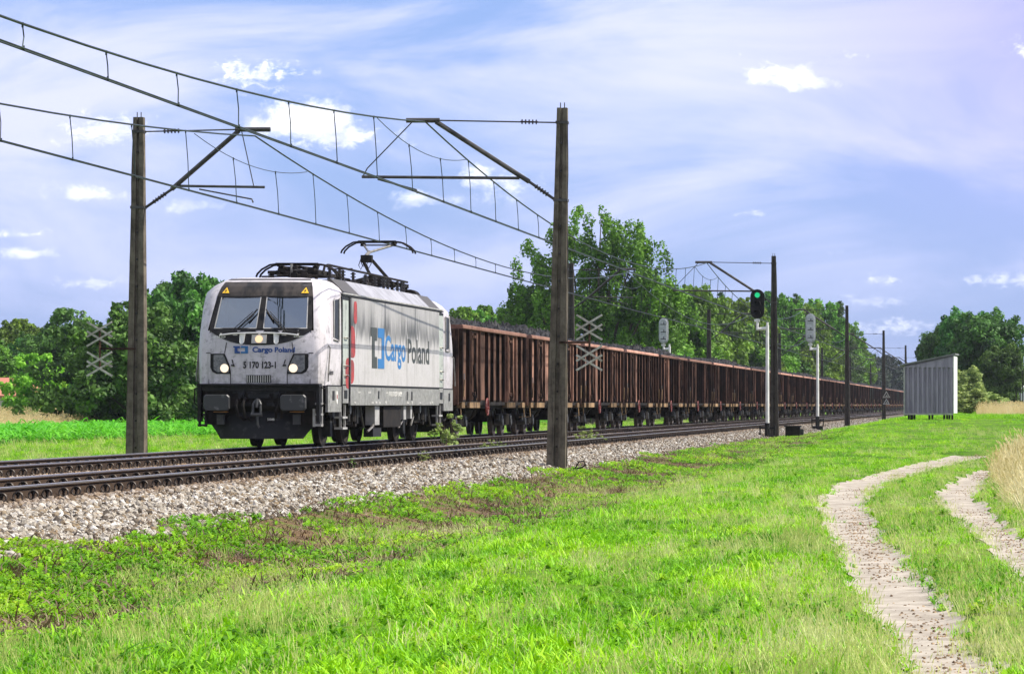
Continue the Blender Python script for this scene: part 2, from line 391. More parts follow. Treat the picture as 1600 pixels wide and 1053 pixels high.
xs = np.unique(np.concatenate([np.linspace(-1500,-120,24), np.linspace(-120,-22,50), np.linspace(-22,-12,34), np.linspace(-12,-4,66), np.linspace(-4,3,90), np.linspace(3,20,30), np.linspace(20,900,26)]))
ys = np.unique(np.concatenate([np.linspace(4,16,10), 16*np.power(120/16, np.linspace(0,1,230)), np.linspace(120,420,70), np.linspace(420,4000,40)]))
GX, GY = np.meshgrid(xs, ys); GZ = gz(GX, GY)
V = np.stack([GX.ravel(), GY.ravel(), GZ.ravel()], 1); nx = len(xs); ny = len(ys)
I = np.arange(nx*ny).reshape(ny, nx)
F = np.stack([I[:-1,:-1].ravel(), I[:-1,1:].ravel(), I[1:,1:].ravel(), I[1:,:-1].ravel()], 1)
tag(mesh_np('ground', V, F, M['ground'], smooth=True), 'green meadow and field ground beside the railway', kind='structure')

# ballast bed sheet (under the stones)
g = NG('ballast_bed'); v = g.coord('Object'); vo = g.N.new('ShaderNodeTexVoronoi'); vo.inputs['Scale'].default_value = 17; g.L(v, vo.inputs['Vector'])
n = g.noise(v, 2.2, 5, .6)
cc = g.mix(g.ramp(vo.outputs['Color'], .2, .9), (.03,.025,.02), (.22,.195,.16)); cc = g.mix(g.math('MULTIPLY', g.ramp(n,.45,.7), .5), cc, (.12,.08,.05))
M['ballast'] = g.done(g.principled(cc, .9, 0, vo.outputs['Distance'], .8, .05, .2))
def bz(L, y):
    return np.interp(L, [9.55, 10.2, 11.3, 11.6, 14.6, 15.2, 15.6, 18.3, 18.9, 19.8], [-.06, .075, Z_BED, Z_BED, Z_BED, Z_BED-.05, Z_BED, Z_BED, Z_BED-.05, -.10])
bl = np.concatenate([np.linspace(9.55,11.3,14), np.linspace(11.6,18.9,30), [19.3,19.8]])
by = np.unique(np.concatenate([np.linspace(20,130,160), np.linspace(130,1400,120)]))
BL, BY = np.meshgrid(bl, by); BZ = bz(BL, BY) + .012*wav(BL*3, BY*3)
nx = len(bl); ny = len(by); I = np.arange(nx*ny).reshape(ny, nx)
F = np.stack([I[:-1,1:].ravel(), I[:-1,:-1].ravel(), I[1:,:-1].ravel(), I[1:,1:].ravel()], 1)
tag(mesh_np('ballast_bed', np.stack([-BL.ravel(), BY.ravel(), BZ.ravel()],1), F, M['ballast'], smooth=True), 'stone ballast bed under both railway tracks', kind='structure')

# sandy ruts of the farm track
g = NG('sandy_path'); v = g.coord('Object'); n = g.noise(v, 3, 6, .65); f = g.noise(v, 30, 4, .7)
cc = g.mix(g.ramp(n, .35, .65), (.42,.38,.32), (.29,.255,.21)); cc = g.mix(g.math('MULTIPLY', g.ramp(f, .55, .75), .4), cc, (.30,.25,.19)); dk = g.noise(g.coord('Object', (1,.5,1)), 1.3, 5, .7); cc = g.mix(g.math('MULTIPLY', g.math('MULTIPLY', g.ramp(dk, .54, .68), g.ramp(f, .44, .56)), .55), cc, (.16,.135,.11))
M['path'] = g.done(g.principled(cc, .95, 0, f, .4, .02, .1))
def rut_sheet(rt, y0, y1, seed):
    yy = np.geomspace(y0, y1, 260); c = rut_c(rt, yy); w = rut_w(rt, yy); r = np.random.default_rng(seed)
    jl = np.convolve(r.normal(0, .10, 268), np.ones(5)/5, 'same')[:260]; jr = np.convolve(r.normal(0, .10, 268), np.ones(5)/5, 'same')[:260]
    P = []; m = 9
    for k in range(m):
        t = k/(m-1); xx = c - w*1.3 - jl + (2.6*w + jl + jr)*t
        P.append(np.stack([xx, yy, gz(xx, yy) + .012 + .010*math.sin(math.pi*t)], 1))
    V = np.concatenate(P); I = np.arange(m*260).reshape(m, 260)
    F = np.stack([I[:-1,:-1].ravel(), I[1:,:-1].ravel(), I[1:,1:].ravel(), I[:-1,1:].ravel()], 1)
    return mesh_np('path', V, F, M['path'], smooth=True)
tag(rut_sheet(RUT1, 14.5, 101, 1), 'left sandy wheel rut of the farm track', kind='structure')
tag(rut_sheet(RUT2, 23, 80, 2), 'right sandy wheel rut of the farm track', kind='structure')

# ------------------------------------------------------------------ scatter by geometry nodes
def scatter(name, P, S, sources, label, rot=None, kind='stuff', tilt=.15):
    n = len(P); me = bpy.data.meshes.new(name); me.vertices.add(n); me.vertices.foreach_set('co', np.asarray(P, np.float32).ravel())
    r = np.random.default_rng(n)
    rt = np.stack([r.normal(0, tilt, n), r.normal(0, tilt, n), r.uniform(0, 6.283, n)], 1) if rot is None else rot
    a = me.attributes.new('rt', 'FLOAT_VECTOR', 'POINT'); a.data.foreach_set('vector', rt.astype(np.float32).ravel())
    S = np.asarray(S, np.float32)
    if S.ndim == 1: S = np.stack([S]*3, 1)
    a = me.attributes.new('sc', 'FLOAT_VECTOR', 'POINT'); a.data.foreach_set('vector', S.ravel())
    a = me.attributes.new('kk', 'INT', 'POINT'); a.data.foreach_set('value', r.integers(0, len(sources), n).astype(np.int32))
    o = bpy.data.objects.new(name, me); COL.objects.link(o)
    ng = bpy.data.node_groups.new(name, 'GeometryNodeTree')
    ng.interface.new_socket('Geometry', in_out='INPUT', socket_type='NodeSocketGeometry'); ng.interface.new_socket('Geometry', in_out='OUTPUT', socket_type='NodeSocketGeometry')
    N = ng.nodes; LK = ng.links.new; gi = N.new('NodeGroupInput'); go = N.new('NodeGroupOutput')
    def na(nm, dt):
        x = N.new('GeometryNodeInputNamedAttribute'); x.data_type = dt; x.inputs[0].default_value = nm; return x.outputs[0]
    rtn = na('rt', 'FLOAT_VECTOR'); scn = na('sc', 'FLOAT_VECTOR'); kkn = na('kk', 'INT')
    e2r = N.new('FunctionNodeEulerToRotation'); LK(rtn, e2r.inputs[0])
    jn = N.new('GeometryNodeJoinGeometry')
    for k, so in enumerate(sources):
        cp = N.new('FunctionNodeCompare'); cp.data_type = 'INT'; cp.operation = 'EQUAL'; LK(kkn, cp.inputs[2]); cp.inputs[3].default_value = k
        oi = N.new('GeometryNodeObjectInfo'); oi.inputs[0].default_value = so; oi.inputs[1].default_value = True
        ip = N.new('GeometryNodeInstanceOnPoints'); LK(gi.outputs[0], ip.inputs['Points']); LK(cp.outputs[0], ip.inputs['Selection'])
        LK(oi.outputs['Geometry'], ip.inputs['Instance']); LK(e2r.outputs[0], ip.inputs['Rotation']); LK(scn, ip.inputs['Scale'])
        LK(ip.outputs[0], jn.inputs[0])
    LK(jn.outputs[0], go.inputs[0])
    md = o.modifiers.new('scatter', 'NODES'); md.node_group = ng
    return tag(o, label, kind=kind)

# ------------------------------------------------------------------ far-away helpers: pixel column + distance -> world
def px_x(px, D): return (px - 1553) * D / 5000
def px_z(py, D): return ZC + (633 - py) * D / 5000

# ------------------------------------------------------------------ railway tracks
LN, LF = 12.85, 17.10           # lateral distance of the near and far track centres
RH = .7525
def track(L, label):
    t = thing('railway_track', (-L, 0, Z_RAIL), label, 'railway track', 'two parallel railway tracks')
    prof = [(-.07,-.172),(.07,-.172),(.07,-.160),(.016,-.140),(.010,-.05),(.036,-.035),(.036,-.004),(-.036,-.004),(-.036,-.035),(-.010,-.05),(-.016,-.140),(-.07,-.160)]
    for s in (-1, 1):
        m = MB(); m.prism([(s*RH+a, 18, b) for a, b in prof], (0, 1100, 0)); r = m.build('rail', M['railside'], t)
        m = MB(); m.prism([(s*RH+a, 18, b) for a, b in [(-.0365,-.018),(.0365,-.018),(.0355,-.002),(.022,.001),(-.022,.001),(-.0355,-.002)]], (0, 1100, 0)); m.build('rail_head', M['railtop'], r)
    sl = MB(); sl.prism([(-1.3,-.13,-.40),(-1.3,-.11,-.20),(-1.3,.11,-.20),(-1.3,.13,-.40)], (2.6,0,0))
    for s in (-1, 1): sl.box(s*RH-.17, s*RH+.17, -.085, .085, -.201, -.176)
    proto = sl.build('sleeper', M['sleeper'], t)
    cm = MB()
    for dy in (-.038, .038):
        pts = [(0, dy, .0)] + [(0+.055*math.cos(a), dy+.012*math.sin(a*1.0), .055+.055*math.sin(a)) for a in [(-.5+2*k/14)*math.pi*.98 for k in range(15)]]
        cm.tube(pts[1:], .011, 6)
    cm.tube([(0,0,-.005),(0,0,.085)], .02, 6); cm.tube([(0,0,.07),(0,0,.10)], .032, 6); cm.box(-.05,.05,-.075,.075,-.006,.010)
    cl = cm.build('rail_clip', M['clip'], proto, True); cl.location = (RH+.115, 0, -.174)
    cl.rotation_euler = (0, 0, R(14))
    offs = [(RH-.115, 14), (-RH+.115, 14), (-RH-.115, 14)]
    for dx, a in offs:
        c = cl.copy(); COL.objects.link(c); c.location = (dx, 0, -.174); c.rotation_euler = (0, 0, R(a))
    proto.location = (0, 36.0, 0)
    for k in range(1, 100):
        s = proto.copy(); COL.objects.link(s); s.location = (rnd.gauss(0,.01), 36 + .65*k, 0); s.rotation_euler = (0, 0, rnd.gauss(0, .006))
        for ch in list(proto.children):
            c = ch.copy(); COL.objects.link(c); c.parent = s
    m = MB(); mc = MB()
    for k in list(range(-24, 0)) + list(range(100, 560)):
        y = 36 + .65*k; m.box(-1.3, 1.3, y-.12, y+.12, -.40, -.195)
        for s in (-1, 1):
            for d in (-.115, .115): mc.tube([(s*RH+d, y, -.19), (s*RH+d, y, -.075)], .045, 6)
    m.build('sleeper', M['sleeper'], t)['kind'] = 'stuff'; mc.build('rail_clip', M['clip'], t)['kind'] = 'stuff'
    return t
track(LN, 'empty railway track nearest the grass, bare shiny rails with round black clips')
track(LF, 'railway track carrying the white locomotive and the coal wagons')

# ------------------------------------------------------------------ ballast stones
g = NG('ballast_stone'); v = g.coord('Object'); n = g.noise(v, 14, 4, .6); r_ = g.rand()
cr = g.N.new('ShaderNodeValToRGB'); e = cr.color_ramp.elements; e[0].position = 0; e[0].color = (.035,.03,.025,1); e[1].position = 1; e[1].color = (.62,.60,.55,1)
for p_, c_ in ((.16,(.13,.105,.08,1)), (.3,(.23,.165,.09,1)), (.42,(.29,.265,.22,1)), (.62,(.35,.31,.25,1)), (.8,(.44,.41,.36,1))):
    q = e.new(p_); q.color = c_
g.L(r_, cr.inputs[0])
lx = g.xyz(g.N.new('ShaderNodeObjectInfo').outputs['Location'])[0]; sc_ = g.mix(g.math('MULTIPLY', g.ramp(n,.45,.7), .4), cr.outputs[0], (.16,.12,.09))
sc_ = g.mix(g.math('MULTIPLY', g.ramp(lx, -10.9, -11.6), .55), sc_, (.17,.105,.06))
M['stone'] = g.done(g.principled(sc_, .85, 0, spec=.25))
g = NG('rusty_stone'); r_ = g.rand(); M['stone2'] = g.done(g.principled(g.mix(r_, (.10,.06,.035), (.42,.30,.18)), .9, spec=.2))
def rock_src(seed, mat):
    r = random.Random(seed); m = MB(); m.sphere((0,0,0), (.5,.38,.32), 6, 4)
    m.v = [tuple(c*(1+r.uniform(-.28,.28)) for c in p) for p in m.v]
    o = m.build('stone_source', mat); COL.objects.unlink(o); return o
rocks = [rock_src(k, M['stone']) for k in range(5)]; rocks2 = [rock_src(20+k, M['stone2']) for k in range(3)]
def pick_y(n, y0, y1, pw=-1.5):
    u = RNG.random(n); a = pw+1; return (y0**a + u*(y1**a - y0**a))**(1/a)
n = 58000; y = pick_y(n, 26, 330, -1.9); L = RNG.uniform(9.55, 11.75, n)
L = L - .35*RNG.random(n)*(RNG.random(n) < .25)
keep = (np.abs(L - (LN-RH)) > .16) & (L > 9.55 + .22*wav(y*0, y*1.3) + .1*RNG.normal(size=n))
y, L = y[keep], L[keep]
scatter('ballast_stones', np.stack([-L, y, bz(L, y) + .012], 1), RNG.uniform(.042, .085, len(L))*(1+.7*(RNG.random(len(L)) < .12)), rocks, 'pale crushed ballast stones on the near shoulder of the tracks', tilt=1.5)
n = 34000; y = pick_y(n, 45, 300, -1.9); L = RNG.uniform(11.7, 19.3, n)
keep = np.ones(n, bool)
for q in (LN-RH, LN+RH, LF-RH, LF+RH): keep &= np.abs(L-q) > .17
y, L = y[keep], L[keep]
scatter('track_stones', np.stack([-L, y, bz(L, y) + .005], 1), RNG.uniform(.045, .09, len(L)), rocks2 + rocks[:2], 'brown stained ballast stones between and inside the two tracks', tilt=1.5)

# ------------------------------------------------------------------ masts with cantilevers
def hsec(w, d, gw, gd):
    return [(-w,-d),(-gw,-d),(-gw*.8,-d+gd),(gw*.8,-d+gd),(gw,-d),(w,-d),(w,d),(gw,d),(gw*.8,d-gd),(-gw*.8,d-gd),(-gw,d),(-w,d)]
def insulator(m, p0, p1, r=.055, n=5):
    p0 = Vector(p0); p1 = Vector(p1); m.tube([p0, p1], .02, 6); d = (p1-p0)
    for k in range(n):
        c = p0 + d*((k+.5)/n); m.tube([c - d.normalized()*.012, c + d.normalized()*.012], r, 8)
def mast(x, y, side, label, near=True, lean=0.0, mk='mast', L_wire=0, tubew=.055, mirror=False, H=8.12, z0=0.0, wide=.215):
    """side: +1 the cantilever reaches to -x (left), -1 it reaches to +x (right); L_wire: lateral of the contact wire"""
    t = thing('catenary_mast', (x, y, z0), label, 'catenary mast', 'concrete catenary masts along the two tracks')
    rings = []
    for z, k in ((-.35,1.0),(0,1.0),(H*.5,.80),(H,.53)):
        rings.append([(a*k + lean*z/H, b*k, z) for a, b in hsec(wide, .17, .055, .075)])
    m = MB(); m.loft(rings); m.build('post', M[mk], t)
    if near:
        m = MB()
        for z in np.arange(.5, H-.3, .62): m.cbox((lean*z/H, -.095, z), (.035, .05, .045))
        m.build('bolt_holes', M['insul'], t)
        m = MB()
        for a in (-.045, .045): m.tube([(lean+a,0,H-.02),(lean+a,0,H+.12)], .012, 5)
        m.build('top_rods', M['galv'], t)
    s = -side; d = abs(L_wire + x)          # distance mast -> wire
    zt = H - .33; zl = H - 2.08; ex = lambda k: s*k + lean
    # band collars
    m = MB()
    for z in (zt, zl): kk = 1-.47*z/H; m.box(lean*z/H-wide*kk-.02, lean*z/H+wide*kk+.02, -.17*kk-.02, .17*kk+.02, z-.03, z+.03)
    m.build('collar', M['galv'], t)
    xa = d - .25 if not mirror else d - .45
    tipx = d + .42 if not mirror else d + .28
    m = MB(); m.tube([(ex(.1),0,zt),(ex(xa),0,zt+.05)], .018, 6); tie = m.build('tie_rod', M['galv'], t)
    m = MB(); insulator(m, (ex(.55),0,zt+.012), (ex(.95),0,zt+.022)); m.build('insulator', M['insul'], tie)
    m = MB(); m.tube([(ex(xa-.08),0,zt+.05),(ex(tipx),0,zt+.05)], tubew, 8); m.tube([(ex(xa),0,zt+.02),(ex(.75),0,zl+.42)], tubew, 8); m.tube([(ex(.75),0,zl+.42),(ex(.15),0,zl)], tubew*.6, 8)
    st = m.build('strut', M['galv'], t, True)
    m = MB(); insulator(m, (ex(.62),0,zl+.33), (ex(.32),0,zl+.12)); m.build('insulator', M['insul'], st)
    za = zl + .50
    if not mirror:
        m = MB(); m.tube([(ex(.97),0,za),(ex(d+1.42),0,za+.03)], .034, 8); m.tube([(ex(d+1.40),0,za+.03),(ex(d+1.30),0,za+.22),(ex(d+.30),0,zt)], .014, 6); m.build('registration_arm', M['galv'], t)
        m = MB(); m.tube([(ex(d+1.05),-.05,za-.03),(ex(d+.15),-.25,za-.28),(ex(d+.12),-.25,za-.36)], .022, 6); m.build('steady_arm', M['galv'], t)
    else:
        m = MB(); m.tube([(ex(.85),0,zl+.50),(ex(d+.15),0,zl+.47)], .030, 8); m.tube([(ex(d-.1),0,zl+.48),(ex(d-.38),0,zt)], .012, 6); m.build('registration_arm', M['galv'], t)
        m = MB(); m.tube([(ex(d-1.35),-.04,zl+.42),(ex(d-.1),-.2,zl+.18),(ex(d-.07),-.2,zl+.10)], .020, 6); m.build('steady_arm', M['galv'], t)
    if near:
        m = MB(); a = -s; zs = np.linspace(.05, zt, 14)
        m.tube([(lean*z/H + a*(wide*(1-.47*z/H)+.012+.01*math.sin(z*3)), -.05, z) for z in zs], .011, 5); m.build('earth_cable', M['insul'], t)
    return t
DN = [72.1, 143.6, 215.0, 286.5, 358, 430, 502, 574]
DFm = [73.9, 149.8, 222.3, 295.5, 368.5, 441, 514]
labN = ['tallest brown concrete mast in the middle of the picture, at the ballast edge', 'dark concrete mast just right of the green signal light',
        'dark concrete mast right of the grey-backed signal, third along the near track', 'dark mast with two triangular signs beside the grey shed', 'small far mast rising just left of the shed roof']
for k, D in enumerate(DN):
    lab = labN[k] if k < 5 else 'tiny far mast beyond the grey shed, near side of the tracks'
    mast(-9.85, D, 1, lab, k < 2, .13 if k == 0 else -.03, 'mast' if k == 0 else 'mastdark', LN+.1, wide=.215 if k == 0 else .185)
labF = ['tall concrete mast at the left, in front of the large dense bush', 'concrete mast half hidden behind the tallest middle mast', 'thin mast beyond the wagons, left of the green signal',
        'mast beyond the wagons hidden close behind the dark mast by the signal', 'far mast beyond the wagons, just behind the grey-backed signal']
for k, D in enumerate(DFm):
    lab = labF[k] if k < 5 else 'tiny far mast beyond the far end of the wagons'
    mast(-19.8, D, -1, lab, k < 2, .06 if k == 0 else 0, 'mast' if k < 1 else 'mastdark', LF-.05, mirror=True, z0=-.05)

# ------------------------------------------------------------------ overhead lines
def catenary(L, sup, zc, label, stag=.12):
    t = thing('overhead_line', (-L, 0, 0), label, 'overhead line', 'overhead contact lines above the tracks')
    zc += Z_RAIL; step = sup[1]-sup[0]; ss_ = [sup[0]-step] + list(sup)
    mw = MB(); cw = MB(); cw2 = MB(); yl = MB(); P1 = []; P2 = []
    def mz(y, a, b):
        u = (y-(a+b)/2)/((b-a)/2); return zc + .30 + 1.38*u*u
    def sx(y, i, a, b): return stag*(1-2*((y-a)/(b-a)))*(1 if i % 2 else -1)
    pro = None
    for i in range(len(ss_)-1):
        a, b = ss_[i], ss_[i+1]
        for y in np.linspace(a, b, 25)[:-1]:
            P1.append((sx(y,i,a,b)*.3, y, mz(y,a,b))); P2.append((sx(y,i,a,b), y, zc))
        if i < 5:
            for k in range(18):
                y = a + (b-a)*(k+.5)/18
                if y < 25: continue
                z1 = mz(y,a,b); e = min(y-a, b-y)
                if e < 5.6: z1 = zc + .96 + .30*(e/5.6)**2   # hangs from the stitch wire
                dm = MB(); x1 = sx(y,i,a,b); rr = .010 if i < 2 else .012
                dm.tube([(x1*.3, y, z1),(x1*.7, y+.04, (z1+zc)/2),(x1, y+rnd.uniform(-.06,.06), zc)], rr, 5)
                dm.tube([(x1, y, zc-.02),(x1, y, zc+.05)], .016, 5); dm.tube([(x1*.3, y, z1-.05),(x1*.3, y, z1+.02)], .016, 5)
                dm.build('dropper', M['copper'], t)
        if i > 0 and i < 5:
            pts = [(sx(a,i,a,b)*.3, a+q, zc+.96+.30*(q/5.6)**2) for q in np.linspace(-5.6, 5.6, 13)]
            m = MB(); m.tube(pts, .009 if i < 2 else .012, 5); m.build('stitch_wire', M['copper'], t)
    mw.tube(P1, .019, 6); mw.build('messenger_wire', M['copper'], t)
    for dx in (-.028, .028):
        c = MB(); c.tube([(p[0]+dx, p[1], p[2]+.006*(dx > 0)) for p in P2], .0125, 6); c.build('contact_wire', M['copper'], t)
    return t
catenary(LN, DN, 5.70, 'overhead contact line above the empty near track, upper of the two at the left edge')
catenary(LF, DFm, 5.53, 'overhead contact line above the train, touched by the raised pantograph')

# lattice of crossed slats hung on the two nearest masts
def cross_sign(x, y, z, arm, label):
    t = thing('crossed_slat_sign', (x, y, z), label, 'track sign', 'signs of crossed white slats hung on masts')
    m = MB(); m.tube([(0,0,-.49),(0,0,.47)], .026, 6); m.build('rod', M['wend'], t)
    m = MB(); m.bar((0,0,.0),(arm,0,.0), .035, .05); m.build('bracket', M['wend'], t)
    for zc_ in (.445, .23, -.245, -.455):
        for s in (-1, 1):
            m = MB(); m.bar((-.29, -.035-.012*s, zc_ - s*.172), (.29, -.035-.012*s, zc_ + s*.172), .044, .018, (0,1,0)); m.build('slat', M['slat'], t)
M['slat'] = simple('weathered_white_slat', (.52,.50,.45), (.30,.28,.24), .7, 0, 8)
cross_sign(px_x(156, 73.6), 73.6, px_z(545, 73.6), .82, 'crossed white slats hanging left of the left mast, against the dark bush')
cross_sign(px_x(921, 71.9), 71.9, px_z(535, 71.9), -.68, 'crossed white slats hanging right of the middle mast, against the coal wagons')

# ------------------------------------------------------------------ lettering
def lettering(name, body, width, height, m, parent, origin, right, up, bold=0.0, align='CENTER', depth=.004, onface=False):
    """flat raised letters; origin = middle (or left) of the base line, scaled to width x cap height"""
    cu = bpy.data.curves.new(name, 'FONT'); cu.body = body; cu.size = 1; cu.offset = bold; cu.extrude = .002; cu.resolution_u = 3
    tmp = bpy.data.objects.new(name, cu); COL.objects.link(tmp)
    dg = bpy.context.evaluated_depsgraph_get(); me = bpy.data.meshes.new_from_object(tmp.evaluated_get(dg))
    COL.objects.unlink(tmp); bpy.data.objects.remove(tmp)
    co = np.zeros(len(me.vertices)*3, np.float32); me.vertices.foreach_get('co', co); co = co.reshape(-1, 3)
    x0, x1 = co[:,0].min(), co[:,0].max(); cap = .70
    sx = width/(x1-x0); sy = height/cap
    r = np.array(right, float); u = np.array(up, float); u /= np.linalg.norm(u); nrm = np.cross(r, u)
    X = (co[:,0]-x0)*sx - (width/2 if align == 'CENTER' else 0)
    P = np.array(origin)[None] + X[:,None]*r + (co[:,1]*sy)[:,None]*u + (co[:,2]/.002*depth/2)[:,None]*nrm
    if onface: P[:,1] = [face(p[0], p[2], .004).y - .002 + (p[1]-origin[1]) for p in P]
    me.vertices.foreach_set('co', P.astype(np.float32).ravel()); me.update(); me.materials.clear(); me.materials.append(m)
    o = bpy.data.objects.new(name, me); COL.objects.link(o); o.parent = parent
    return o

# ------------------------------------------------------------------ the locomotive (y = 0 at the buffer faces, z = 0 at rail top)
LL = 19.2
Y_LOCO = 74.0
loco = thing('electric_locomotive', (-LF, Y_LOCO, Z_RAIL), 'dirty white electric locomotive with lit headlights hauling the coal wagons', 'locomotive')
LV = [ # z, half width of face, y of face, y of corner, half width of side
    (1.46,1.26,.42,.86,1.47),(2.10,1.26,.42,.88,1.49),(2.45,1.25,.45,.92,1.49),(2.74,1.235,.53,1.00,1.49),
    (3.30,1.16,.85,1.26,1.485),(3.58,1.12,1.02,1.48,1.475),(3.66,1.10,1.08,1.58,1.465),(3.82,1.06,1.24,1.85,1.34),(3.93,1.00,1.40,2.15,1.20),(3.99,.93,1.60,2.4,1.06),(4.02,.70,1.85,2.5,.75)]
LVz = [l[0] for l in LV]
def lv(z, k): return float(np.interp(z, LVz, [l[k] for l in LV]))
def face(u, z, off=0.0):
    w = lv(z, 1); y = lv(z, 2) + .10*(u/w)**2; return Vector((u, y - off, z))
US = (-1, -.72, -.4, 0, .4, .72, 1)
def half_ring(l, rear=False):
    z, wf, f, c, w = l; pts = []
    fy = [(-w, c), (-w*.985, c*.72+f*.28), (-(wf*.55+w*.45), c*.30+f*.70)] + [(q*wf, f + .10*q*q) for q in US] + [(wf*.55+w*.45, c*.30+f*.70), (w*.985, c*.72+f*.28), (w, c)]
    if not rear: return [(x, y, z) for x, y in fy]
    return [(-x, LL-y, z) for x, y in fy]
def build_shell():
    m = MB(); n = 13
    rings = [half_ring(l) + half_ring(l, True) for l in LV]
    vs = [p for r in rings for p in r]; N_ = 26; fs = []
    for i in range(len(rings)-1):
        for k in range(N_):
            if i in (3, 4) and 3 <= k <= 8: continue              # windscreen opening
            fs.append((i*N_+k, i*N_+(k+1)%N_, (i+1)*N_+(k+1)%N_, (i+1)*N_+k))
    fs.append(tuple((len(rings)-1)*N_+k for k in range(N_))); fs.append(tuple(range(N_-1,-1,-1)))
    m.add(vs, fs); return m.build('body', M['white'], loco, True)
build_shell()
def patch(m, poly, off, th=.02, nu=1):
    """n-gon given as (u,z) laid on the face"""
    fr = [face(u, z, off) for u, z in poly]; bk = [face(u, z, off-th) for u, z in poly]; n = len(poly)
    return m.add(fr+bk, [tuple(range(n)), tuple(range(2*n-1,n-1,-1))] + [(i,n+i,n+(i+1)%n,(i+1)%n) for i in range(n)])
def strip(m, us, zlo, zhi, off, th=.02):
    """band between two height functions, split along u"""
    for a, b in zip(us[:-1], us[1:]):
        patch(m, [(a, zlo(a)), (b, zlo(b)), (b, zhi(b)), (a, zhi(a))], off, th)
uu = np.linspace(-1.235, 1.235, 19)
# black surround of the windscreen: lower band with curved bottom edge, side posts, mid post, top band
arc = lambda u: 2.40 + .34*abs(u/1.19)**2.6
m = MB(); strip(m, np.linspace(-1.19,1.19,19), arc, lambda u: 2.80, .014, .03); m.build('lower_front_band', M['black'], loco)
m = MB()
strip(m, np.linspace(-1.12,1.12,15), lambda u: 3.53, lambda u: 3.56, .014, .03)
for s in (-1, 1): patch(m, [(s*1.20,2.78),(s*1.09,2.78),(s*1.02,3.56),(s*1.10,3.56)][::s], .016, .05)
patch(m, [(-.075,2.78),(.075,2.78),(.06,3.56),(-.06,3.56)], .02, .06)
m.build('windscreen_frame', M['black'], loco)
m = MB()
for (z0, z1) in ((3.555,3.66),(3.66,3.78),(3.78,3.88),(3.88,3.95),(3.95,3.985)):
    for a, b in zip(US[:-1], US[1:]):
        fa, fb = lv(z0,1), lv(z1,1); patch(m, [(a*fa,z0),(b*fa,z0),(b*fb,z1),(a*fb,z1)], .012, .02)
m.build('upper_front_band', M['sootblack'], loco, True)
for s in (-1, 1):
    m = MB(); patch(m, [(s*1.09,2.80),(s*.075,2.80),(s*.06,3.53),(s*1.02,3.53)][::s], .006, .012); pane = m.build('windscreen', M['glass'], loco)
    m = MB(); patch(m, [(s*1.085,2.80),(s*1.065,2.80),(s*1.0,3.53),(s*1.02,3.53)][::s], .02, .014); patch(m, [(s*.095,2.80),(s*.075,2.80),(s*.06,3.53),(s*.08,3.53)][::s], .022, .014)
    patch(m, [(s*1.09,2.785),(s*.08,2.785),(s*.08,2.805),(s*1.09,2.805)][::s], .022, .014); m.build('seal', M['lightgrey'], pane)
    m = MB(); a = face(s*.60, 2.70, .06); b = face(s*.16, 3.16, .07); m.tube([a, b], .014, 5); m.tube([face(s*.66,2.72,.06), face(s*.20,3.18,.07)], .010, 5)
    m.tube([face(s*.30,2.98,.075), face(s*.10,3.24,.075)], .018, 5); m.build('wiper', M['black'], loco)
# white hand rail under the windscreen, and head lamp
m = MB(); m.tube([face(u, 2.68-.055*abs(u/.92)**3, .09) for u in np.linspace(-.92,.92,15)], .021, 6)
for u in (-.9,-.45,.45,.9): m.tube([face(u,2.66,.09), face(u,2.66,0)], .014, 5)
m.build('hand_rail', M['chrome'], loco)
m = MB(); patch(m, [(-.17,2.44),(.17,2.44),(.17,2.64),(-.17,2.64)], .03, .03); hl = m.build('head_lamp', M['lightgrey'], loco)
def disc(m, u, z, r, off, n=18): return patch(m, [(u + r*math.cos(2*math.pi*k/n), z + r*math.sin(2*math.pi*k/n)) for k in range(n)], off, .015)
m = MB(); disc(m, 0, 2.54, .088, .036); m.build('lens', M['headlamp'], hl)
for s in (-1, 1):
    m = MB(); patch(m, [(s*.46,2.66),(s*.33,2.66),(s*.35,2.46),(s*.385,2.42),(s*.425,2.42),(s*.45,2.46)][::s], .03, .03); m.build('marker_lamp', M['whitepaint'], loco)
    m = MB(); patch(m, [(s*.62,2.65),(s*.52,2.65),(s*.52,2.62),(s*.62,2.62)][::s], .03, .03); m.build('clamp', M['lightgrey'], loco)
    # headlight housings
    pl = [(s*1.14,2.20),(s*.80,2.20),(s*.74,2.07),(s*.68,1.92),(s*.655,1.78),(s*.66,1.73),(s*1.0,1.73),(s*1.09,1.78),(s*1.14,1.88)][::s]
    m = MB(); patch(m, pl, .014, .03); h = m.build('headlight', M['black'], loco)
    m = MB(); patch(m, [(s*1.06,2.17),(s*.83,2.17),(s*.76,2.03),(s*.70,1.86),(s*.69,1.77),(s*.98,1.77),(s*1.06,1.84)][::s], .022, .012); m.build('lens_cover', M['lensglass'], h)
    m = MB(); disc(m, s*.80, 1.86, .098, .032); m.build('lamp', M['headlamp2'], h)
    m = MB(); m.tube([face(s*.62,2.06,.02), face(s*.58,1.92,.02)], .012, 5); m.tube([face(s*.64,1.93,.02), face(s*.56,1.92,.03)], .018, 5); m.build('latch', M['black'], loco)
